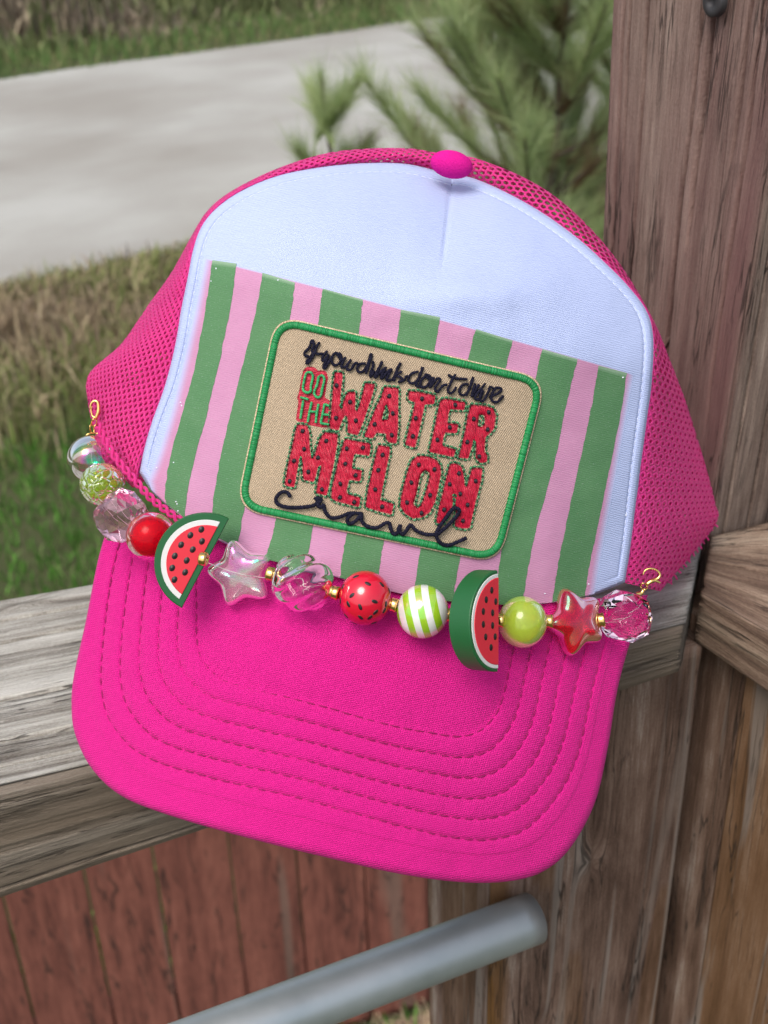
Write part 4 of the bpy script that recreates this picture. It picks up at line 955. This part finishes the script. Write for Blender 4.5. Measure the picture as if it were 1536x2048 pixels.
words = [('If', [RA([(300, 90), (250, 92), (240, 140), (215, 200), (150, 270), (150, 312), (215, 330)]), RA([(250, 115), (300, 140), (262, 240), (300, 300)]), RA([(380, 108), (330, 190), (300, 280), (250, 370), (190, 440), (180, 405), (240, 330), (300, 270), (340, 292), (380, 290), (435, 287)])]),
         ('you', [RA([(500, 242), (450, 300), (415, 370), (442, 392), (500, 330), (518, 290), (480, 400), (440, 480), (460, 512), (530, 400), (600, 290), (650, 270)]), RA([(650, 270), (590, 300), (565, 390), (600, 462), (660, 450), (705, 380), (700, 300), (650, 290), (690, 360), (740, 380)]),
                  RA([(780, 335), (730, 430), (715, 490), (770, 490), (830, 420), (865, 370), (815, 450), (800, 525), (860, 530), (900, 460), (940, 430), (985, 455)])]),
         ('drink', [RA([(1090, 440), (1010, 445), (958, 500), (970, 560), (1040, 560), (1110, 460), (1160, 300), (1175, 330), (1120, 500), (1085, 600)]), RA([(1190, 400), (1205, 460), (1160, 590), (1165, 640), (1220, 540)]),
                    RA([(1345, 400), (1290, 500), (1240, 600), (1235, 655), (1310, 570), (1400, 500), (1340, 600), (1330, 675), (1400, 590), (1470, 530), (1430, 630), (1400, 690)]),
                    RB([(80, 190), (40, 270), (10, 350)]), RB([(120, 250), (65, 365), (140, 290), (182, 272), (125, 370), (150, 390), (200, 365), (240, 270), (285, 190), (250, 260), (205, 400)]), RB([(300, 290), (235, 330), (305, 375), (250, 412)]), RB([(250, 412), (320, 385), (340, 345), (385, 350)])]),
         ("don't", [RB([(480, 290), (400, 318), (365, 390), (420, 420), (475, 365), (525, 240), (490, 350), (450, 440), (500, 460)]), RB([(560, 330), (510, 390), (500, 450), (555, 460), (605, 390), (600, 340), (550, 325), (590, 370), (640, 365)]),
                    RB([(650, 350), (600, 465), (680, 370), (715, 385), (660, 470), (685, 512), (740, 450), (795, 432)]), RB([(885, 320), (820, 440), (800, 510), (845, 525), (895, 460)]), RB([(800, 325), (860, 360), (940, 372), (1015, 375)])]),
         ('drive', [RB([(1030, 430), (960, 440), (925, 520), (980, 550), (1035, 480), (1080, 350), (1040, 460), (1000, 560)]), RB([(1100, 420), (1060, 565), (1120, 465), (1145, 430)]), RB([(1215, 420), (1130, 520), (1095, 585), (1150, 590), (1190, 500)]),
                    RB([(1180, 480), (1150, 590), (1190, 612), (1240, 520), (1265, 460), (1300, 480)]), RB([(1250, 565), (1330, 540), (1390, 490), (1330, 472), (1275, 560), (1295, 620), (1350, 620), (1410, 552)])])]
for w_, stl in words: rowof('script_word', stl, 2.95, mat_navy, 'navy stitched script word ' + w_, T0 + .0009)
rowof('script_word', [RC([(182, 125), (160, 90), (118, 88), (80, 130), (90, 170), (160, 195), (260, 195), (345, 182), (378, 150), (358, 130), (402, 138), (378, 180), (402, 192), (420, 180), (430, 225), (470, 268), (530, 265), (600, 238), (640, 236), (702, 242)]),
                      RC([(640, 236), (600, 262), (588, 295), (610, 312), (650, 290), (690, 248), (690, 290), (730, 330), (800, 340), (855, 310), (888, 308), (898, 345), (918, 383), (945, 375), (965, 322), (965, 365), (985, 388), (1010, 360), (1040, 322), (1080, 360), (1150, 388), (1230, 390)]),
                      RC([(1230, 390), (1300, 330), (1365, 262), (1388, 215), (1345, 205), (1290, 275), (1240, 345), (1225, 400), (1255, 450), (1310, 466), (1380, 440), (1442, 412)])], 4.1, mat_navy, 'navy stitched script word crawl', T0 + .0015, rough=.2)

# ------------------------------------------------------------------ BEAD CHAIN
chain = thing('bead_chain', P(700, 1180, .40), 'chain of melon, star and glass beads clipped across the front of the pink cap', 'bead chain')
mat_gold = m_plain('polished gold', (.86, .58, .20), .18, 1.0)
mat_ab = m_glass('iridescent clear glass', (.93, .93, .95), .02, 1.25, (280, 500))
mat_lime_g = m_glass('crackled lime glass', (.50, .72, .06), .03, 1.33, mixw=.8, voro=330)
mat_pinkclear = m_glass('clear pink acrylic', (.99, .74, .84), .0, 1.36)
mat_clear = m_glass('clear acrylic', (.99, .98, .99), .0, 1.33)
mat_redj = m_plain('red jelly core', (.55, .004, .018), .25, sub=.3)
mat_redshell = m_glass('red shell', (.75, .01, .04), .02, 1.2, mixw=.75)
mat_starp = m_glass('iridescent pink glass', (.99, .82, .88), .03, 1.3, (300, 600), mixw=.88)
mat_starr = m_glass('iridescent red glass', (.72, .004, .03), .01, 1.42, (420, 300), mixw=.72, tior=1.6)
mat_limej = m_glass('lime jelly', (.52, .68, .07), .12, 1.3, mixw=.5); mat_limej.node_tree.nodes['Principled BSDF'].inputs['Coat Weight'].default_value = .6
def dsurf(x, y):
    return float(np.interp(y, [1100, 1300], [0, 1]) * 0 + min(d_brim(x, y), d_panel(x, y)))
def bead_centre(x, y, r, extra=.001, d=None):
    D0 = (dsurf(x, y) if d is None else d); s_ = D0 / FPX; return P(x, y, D0 - r * s_ - extra), (D0 - r * s_ - extra) / FPX
def frame(c, x, y, z): return c[None] + np.asarray(x).reshape(-1, 1) * RT + np.asarray(y).reshape(-1, 1) * UP - np.asarray(z).reshape(-1, 1) * FW
def ico(sub):
    import bmesh
    bm = bmesh.new(); bmesh.ops.create_icosphere(bm, subdivisions=sub, radius=1); V = np.array([v.co[:] for v in bm.verts]); F = [tuple(v.index for v in f.verts) for f in bm.faces]; bm.free(); return V, F
def spacer(x, y, ang_deg, r=14.5, w=7.5, extra=.002, d=None):
    c, s_ = bead_centre(x, y, 44, extra, d); a = radians(ang_deg); ax = RT * cos(a) - UP * sin(a); ax = ax * .96 - FW * .22; ax /= np.linalg.norm(ax)
    e1 = np.cross(ax, FW); e1 /= np.linalg.norm(e1); e2 = np.cross(ax, e1)
    prof = [(-w, .35), (-w, .85), (-w * .6, 1.0), (0, .92), (w * .6, 1.0), (w, .85), (w, .35), (0, .3)]
    V = []; n = 28
    for t in np.linspace(0, 2 * pi, n, endpoint=False):
        for (u, rr) in prof: V.append(c + ax * u * s_ + (e1 * cos(t) + e2 * sin(t)) * rr * r * s_)
    k = len(prof); F = [(i * k + j, ((i + 1) % n) * k + j, ((i + 1) % n) * k + (j + 1) % k, i * k + (j + 1) % k) for i in range(n) for j in range(k)]
    return mesh('gold_spacer', V, F, mat_gold, chain, origin=c)

# 1 iridescent clear ball
c, s = bead_centre(183, 918, 47, 0, .478); V, F = ellipsoid(c, 48 * s, 47 * s, 48 * s, 64, 40); mesh('iridescent_ball_bead', V, F, mat_ab, chain, origin=c, label='clear iridescent ball bead at the left end')
# 2 crackled lime
c, s = bead_centre(205, 969, 43, 0, .458); V, F = ellipsoid(c, 45 * s, 43 * s, 44 * s, 72, 48, lambda a, t: 1 + .018 * np.sin(9 * a) * np.sin(7 * t)); mesh('crackled_bead', V, F, mat_lime_g, chain, origin=c, label='crackled lime green glass bead')
# 3 and last: faceted
def faceted(x, y, r, seed, label, d=None, ex=.001, rot=0.3):
    c, s_ = bead_centre(x, y, r, ex, d); V, F = ico(2); rr = np.random.default_rng(seed); V = V * (1 + (rr.random((len(V), 1)) - .5) * .22)
    R_ = np.array(Euler((rot, .5, .2)).to_matrix()); V = V @ R_.T * r * s_; mesh('faceted_bead', frame(c, V[:, 0] * 1.04, V[:, 1], V[:, 2]), F, mat_pinkclear, chain, origin=c, smooth=False, label=label)
mat_pc2 = mat_pinkclear; mat_pinkclear = m_glass('pink tinted acrylic', (.97, .58, .73), .0, 1.5, mixw=.94)
faceted(243, 1030, 54, 3, 'clear pink faceted bead on the left', .452); mat_pinkclear = mat_pc2
# 4 red jelly in a clear shell
c, s = bead_centre(302, 1073, 48, .0, .444); V, F = ellipsoid(c, 50 * s, 49 * s, 48 * s, 64, 40); rb = mesh('red_jelly_bead', V, F, mat_redshell, chain, origin=c, label='red jelly bead beside the left melon slice')
c2 = c - UP * 3 * s; V, F = ellipsoid(c2, 45 * s, 43.5 * s, 42 * s, 48, 32); mesh('core', V, F, mat_redj, rb, origin=c2)

# watermelon slices
m_rind = m_plain('green silicone', (.012, .105, .030), .42, spec=.4); m_whites = m_plain('white silicone', (.66, .66, .64), .45); m_flesh = m_plain('red silicone', (.66, .028, .048), .5, spec=.35); m_seedb = m_plain('black silicone', (.012, .008, .008), .4)
def slice_bead(c, s_, e1, e2, n, R, thick, border, chordb, ringw, seeds, label):
    """e1 along the chord, e2 towards the round side, n face normal (unit 3-D); sizes in px"""
    def solid(pts, z0, z1, bev, name, mat, parent, lab=None):
        p = np.array(pts, float); cm = p.mean(0); sh = lambda k: cm + (p - cm) * k
        k = 1 - bev / max(1, np.linalg.norm(p - cm, axis=1).mean()); lay = [(p * 0 + sh(k), z0), (p, z0 + bev), (p, z1 - bev), (p + (sh(k) - p) * .4, z1 - bev * .4), (sh(k), z1)]
        V = np.vstack([c[None] + (q[:, 0:1] * e1 + q[:, 1:2] * e2 + z * n) * s_ for q, z in lay]); m_ = len(p)
        F = [(i * m_ + j, i * m_ + (j + 1) % m_, (i + 1) * m_ + (j + 1) % m_, (i + 1) * m_ + j) for i in range(4) for j in range(m_)] + [tuple(range(m_ - 1, -1, -1)), tuple(4 * m_ + j for j in range(m_))]
        return mesh(name, V, F, mat, parent, origin=(c if parent is None or parent is chain else None), smooth=False, label=lab)
    def half(R_, ch, nn=48, rc=4):
        a0 = math.asin(min(1, ch / R_)); return [(R_ * cos(a), R_ * sin(a)) for a in np.linspace(a0, pi - a0, nn)]
    root = solid(half(R, 0), -thick, 0, 2.2, 'melon_slice_bead', m_rind, chain, label)
    solid(half(R - border, chordb), -2, 1.4, 1.0, 'white_rind', m_whites, root)
    solid(half(R - border - ringw - 1.5, chordb), -2, 2.6, 1.2, 'red_flesh', m_flesh, root)
    for (u, v) in seeds:
        sc_ = c + (u * e1 + v * e2 + 3.0 * n) * s_; V = []; nn = 16
        for k, (rr, zz) in enumerate(((7.5, -1.2), (6.8, .2), (5.2, .0), (3.6, .9), (0.5, 1.5))):
            for a in np.linspace(0, 2 * pi, nn, endpoint=False): V.append(sc_ + ((rr * .8 * cos(a)) * e2 + rr * sin(a) * e1 + zz * n) * s_)
        F = [(i * nn + j, i * nn + (j + 1) % nn, (i + 1) * nn + (j + 1) % nn, (i + 1) * nn + j) for i in range(4) for j in range(nn)] + [tuple(4 * nn + j for j in range(nn))]
        mesh('seed', V, F, m_seedb, root, origin=sc_)
    return root
# slice 1
c, s = bead_centre(411, 1127, 22, .001, .424); e1p = np.array([94., -178.]); e1p /= np.linalg.norm(e1p); e2p = np.array([e1p[1], -e1p[0]])
e13 = RT * e1p[0] - UP * e1p[1]; e23 = RT * e2p[0] - UP * e2p[1]
n3 = -FW * .985 + e23 * -.17; n3 /= np.linalg.norm(n3); e23 = e23 - n3 * (e23 @ n3); e23 /= np.linalg.norm(e23)
sd = [(120 + a / 3.072, 780 + b_ / 3.072) for a, b_ in [(870, 855), (803, 890), (873, 928), (747, 948), (817, 978), (708, 1016), (780, 1045), (692, 1090), (770, 1118), (705, 1162)]]
sd = [((x - 411) * e1p[0] + (y - 1127) * e1p[1], (x - 411) * e2p[0] + (y - 1127) * e2p[1]) for x, y in sd]
slice_bead(c, s, e13, e23, n3, 101, 26, 13, 13, 9, sd, 'flat melon slice bead on the left with its round side outwards')
# red strip along the straight side of the left slice
# slice 2
psi = radians(52); c, s = bead_centre(996, 1242, 34, .002, .424); n3 = RT * sin(psi) * -1 * -1 - FW * cos(psi); n3 /= np.linalg.norm(n3); e13 = UP; e23 = -RT * cos(psi) - FW * sin(psi)
sd = [(860 + a / 3.072, 1100 + b_ / 3.072) for a, b_ in [(360, 240), (322, 295), (388, 312), (302, 365), (366, 380), (302, 444), (366, 458), (318, 523), (384, 530), (355, 593)]]
sd = [(-(y - 1242), (994 - x) / cos(psi)) for x, y in sd]
slice_bead(c, s * .985, e13, e23, n3, 103, 50, 7, 1.0, 6, sd, 'thick melon slice bead on the right seen from its round green side')

# stars
def star(x, y, R, rot, tilt, thick, mat, label, ex=.001, d=None, squeeze=1.0):
    c, s_ = bead_centre(x, y, thick, ex, d); nu, nv = 150, 40
    th = np.linspace(0, pi, nv); ph = np.linspace(0, 2 * pi, nu, endpoint=False); PH, TH = np.meshgrid(ph, th, indexing='ij')
    w5 = np.abs((PH / (2 * pi / 5) + .5) % 1 - .5) * 2; pol = .60 / (np.cos(w5 * pi / 5) * .60 + np.sin(w5 * pi / 5) * (1 - .60 * math.cos(pi / 5)) / math.sin(pi / 5) + 1e-9)
    kern = np.exp(-(np.arange(-9, 10) / 4.2) ** 2); kern /= kern.sum(); pr_ = pol[:, 0]; pr_ = np.convolve(np.r_[pr_[-9:], pr_, pr_[:9]], kern, 'valid'); k = np.broadcast_to((pr_ / pr_.max())[:, None], PH.shape)
    rr = R * k * np.sin(TH) ** .6; X = rr * np.cos(PH + rot) * squeeze; Y = rr * np.sin(PH + rot); Z = thick * np.cos(TH)
    R_ = np.array(Euler(tilt).to_matrix()); Q = np.c_[X.ravel(), Y.ravel(), Z.ravel()] @ R_.T * s_
    return mesh('star_bead', frame(c, Q[:, 0], Q[:, 1], Q[:, 2]), grid_faces(nu, nv, True), mat, chain, origin=c, label=label)
star(481, 1148, 70, radians(102), (.15, -.25, 0), 26, mat_starp, 'clear pink iridescent star bead')
star(1150, 1243, 70, radians(110), (-.1, .5, 0), 28, mat_starr, 'red iridescent star bead')
# twisted clear oval
c, s = bead_centre(605, 1165, 50, .001)
nu, nv = 140, 60; th = np.linspace(0, pi, nv); ph = np.linspace(0, 2 * pi, nu, endpoint=False); PH, TH = np.meshgrid(ph, th, indexing='ij')
rr = np.sin(TH) ** .8 * (1 + .085 * np.cos(6 * (PH + 1.3 * np.cos(TH)))); Xa = 61 * np.cos(TH); Ya = 55 * rr * np.cos(PH); Za = 50 * rr * np.sin(PH)
ca, sa = cos(radians(-18)), sin(radians(-18)); mesh('twisted_bead', frame(c, (Xa * ca - Ya * sa) * s, (Xa * sa + Ya * ca) * s, Za * s), grid_faces(nu, nv, True), mat_clear, chain, origin=c, label='clear twisted oval bead')
# red bead with seeds
c, s = bead_centre(730, 1196, 52, .001); V, F = ellipsoid(c, 52.5 * s, 55 * s, 52 * s, 64, 40)
rb = mesh('seeded_red_bead', V, F, m_plain('glossy red resin', (.60, .004, .028), .12, coat=.5, spec=.6), chain, origin=c, label='glossy red ball bead with black seed marks')
for (px_, py_, an) in [(1020, 312, 20), (1095, 352, -30), (1180, 360, -35), (997, 423, 35), (940, 375, 60), (975, 478, -60), (1048, 493, -70), (1137, 460, -20), (1205, 480, -75), (1142, 527, 45), (1050, 560, -60), (1107, 560, 60), (960, 556, -30), (925, 460, 80), (1195, 520, 70), (1225, 400, -80), (1010, 603, -10), (1130, 598, 10)]:
    x = (380 + px_ / 3.072 - 730); y = -(1050 + py_ / 3.072 - 1196); z2 = 52.8 ** 2 - x * x - (y * .955) ** 2
    z = math.sqrt(max(z2, 20)); nn_ = np.array([x / 52.5 ** 2, y / 55 ** 2, z / 52 ** 2]); nn_ /= np.linalg.norm(nn_)
    u = np.array([cos(radians(an)), sin(radians(an)), 0]); u -= nn_ * (u @ nn_); u /= np.linalg.norm(u); w = np.cross(nn_, u)
    V = []
    for rr, zz in ((1, -.6), (.9, .25), (.5, .5), (.05, .55)):
        for a in np.linspace(0, 2 * pi, 14, endpoint=False):
            q = np.array([x, y, z]) + u * cos(a) * rr * 7.0 + w * sin(a) * rr * 3.6; q = q - nn_ * ((cos(a) * rr * 7) ** 2 / 105) + nn_ * (zz); V.append(q)
    V = np.array(V) * s; F = [(i * 14 + j, i * 14 + (j + 1) % 14, (i + 1) * 14 + (j + 1) % 14, (i + 1) * 14 + j) for i in range(3) for j in range(14)] + [tuple(42 + j for j in range(14))]
    mesh('seed', frame(c, V[:, 0], V[:, 1], V[:, 2]), F, m_seedb, rb, origin=frame(c, x * s, y * s, z * s)[0])
# lime and white striped iridescent bead
c, s = bead_centre(845, 1223, 51, .001); V, F = ellipsoid(c, 52 * s, 54 * s, 51 * s, 64, 40)
m = M('lime striped pearl glass'); tc = m.node('ShaderNodeTexCoord'); sx = m.node('ShaderNodeSeparateXYZ'); m.link(tc.outputs['Object'], sx.inputs[0])
vv = m.math('ADD', m.math('MULTIPLY', sx.outputs[0], 1.0), m.math('MULTIPLY', sx.outputs[2], .22))
w = m.math('SINE', m.math('MULTIPLY', m.math('ADD', vv, .0007), 2 * pi / (27.5 * s)))
w = m.math('MULTIPLY_ADD', w, .5, .5); m.color(m.mix(m.ramp(w, [(.47, (0, 0, 0)), (.53, (1, 1, 1))]), (.80, .80, .76), (.33, .56, .02))); m.set(Roughness=.1, Coat_Weight=.4)
nz = m.noise(tc.outputs['Object'], 90, 2, .5); m.link(m.math('MULTIPLY_ADD', nz, 400, 250), m.b.inputs['Thin Film Thickness']); m.b.inputs['Thin Film IOR'].default_value = 2.0
mesh('striped_bead', V, F, m.m, chain, origin=c, label='lime and white striped ball bead')
# lime jelly
c, s = bead_centre(1045, 1244, 48, .001); V, F = ellipsoid(c, 49 * s, 52 * s, 48 * s, 64, 40); mesh('lime_jelly_bead', V, F, mat_limej, chain, origin=c, label='plain lime green jelly bead')
faceted(1248, 1232, 55, 8, 'clear pink faceted bead on the right', None, .003, 1.1)
for x, y, a, d_ in [(407, 1118, 8, .420), (541, 1148, 12, None), (671, 1186, 14, None), (788, 1210, 14, None), (902, 1231, 14, None), (1001, 1241, 4, None), (1099, 1243, 0, None), (1203, 1240, -6, None)]: spacer(x, y, a, d=d_)
# cord running through all the beads
cordp = resample([(188, 880), (183, 918), (205, 969), (243, 1030), (302, 1073), (385, 1112), (481, 1148), (605, 1165), (730, 1196), (845, 1223), (950, 1240), (1045, 1244), (1150, 1243), (1248, 1232), (1280, 1196)], 120)
cd = [np.interp(x, [183, 205, 243, 302, 411, 500], [.470, .451, .443, .437, .421, .409]) if x < 500 else dsurf(x, y) - .008 for x, y in cordp]
V, F = tube([P(x, y, d_) for (x, y), d_ in zip(cordp, cd)], .00010, 6); mesh('cord', V, F, m_plain('clear nylon cord', (.6, .5, .5), .3), chain)
# clasps
def ring_px(cx, cy, d, rx, ry, r, name, tilt=0.0):
    q = [P(cx + rx * cos(a) * cos(tilt) - ry * sin(a) * sin(tilt), cy + rx * cos(a) * sin(tilt) + ry * sin(a) * cos(tilt), d - .0008 * sin(2 * a)) for a in np.linspace(0, 2 * pi, 24, endpoint=False)]
    V, F = tube(q, r * PXM, 7, closed=True); return mesh(name, V, F, mat_gold, chain)
def claw(pts, rad, d, name='clasp_hook'):
    q = resample(pts, 40); V, F = tube([P(x, y, d) for x, y in q], np.interp(np.linspace(0, 1, 40), np.linspace(0, 1, len(rad)), rad) * PXM, 9); return mesh(name, V, F, mat_gold, chain)
dl = .472
claw([(192, 836), (197, 822), (196, 806), (189, 802), (182, 808), (180, 818)], [3.5, 4.5, 4, 3.5, 2.6, 1.6], dl); claw([(192, 836), (185, 832), (182, 820), (184, 812)], [3, 2.2, 2, 1.5], dl + .0004, 'clasp_lever')
ring_px(188, 845, dl, 5, 8, 1.7, 'jump_ring', .3); ring_px(184, 858, dl, 4, 9, 1.6, 'jump_ring', -.2); ring_px(185, 872, dl, 14, 6, 1.8, 'jump_ring', -.1)
dr = .462
claw([(1296, 1166), (1302, 1162), (1314, 1158), (1320, 1150), (1314, 1141), (1302, 1137), (1290, 1141), (1286, 1150)], [5, 4.5, 3.6, 2.6, 2.2, 2.2, 2, 1.5], dr); claw([(1294, 1168), (1304, 1162), (1312, 1162), (1321, 1166)], [4.5, 4.5, 3, 1.6], dr - .0006, 'clasp_lever')
ring_px(1288, 1173, dr, 7, 6, 1.8, 'jump_ring', .6); claw([(1287, 1178), (1283, 1186), (1274, 1190)], [3, 5, 7], dr, 'crimp_end'); claw([(1274, 1190), (1278, 1200), (1285, 1194)], [5, 4, 2], dr - .0005, 'crimp_end')
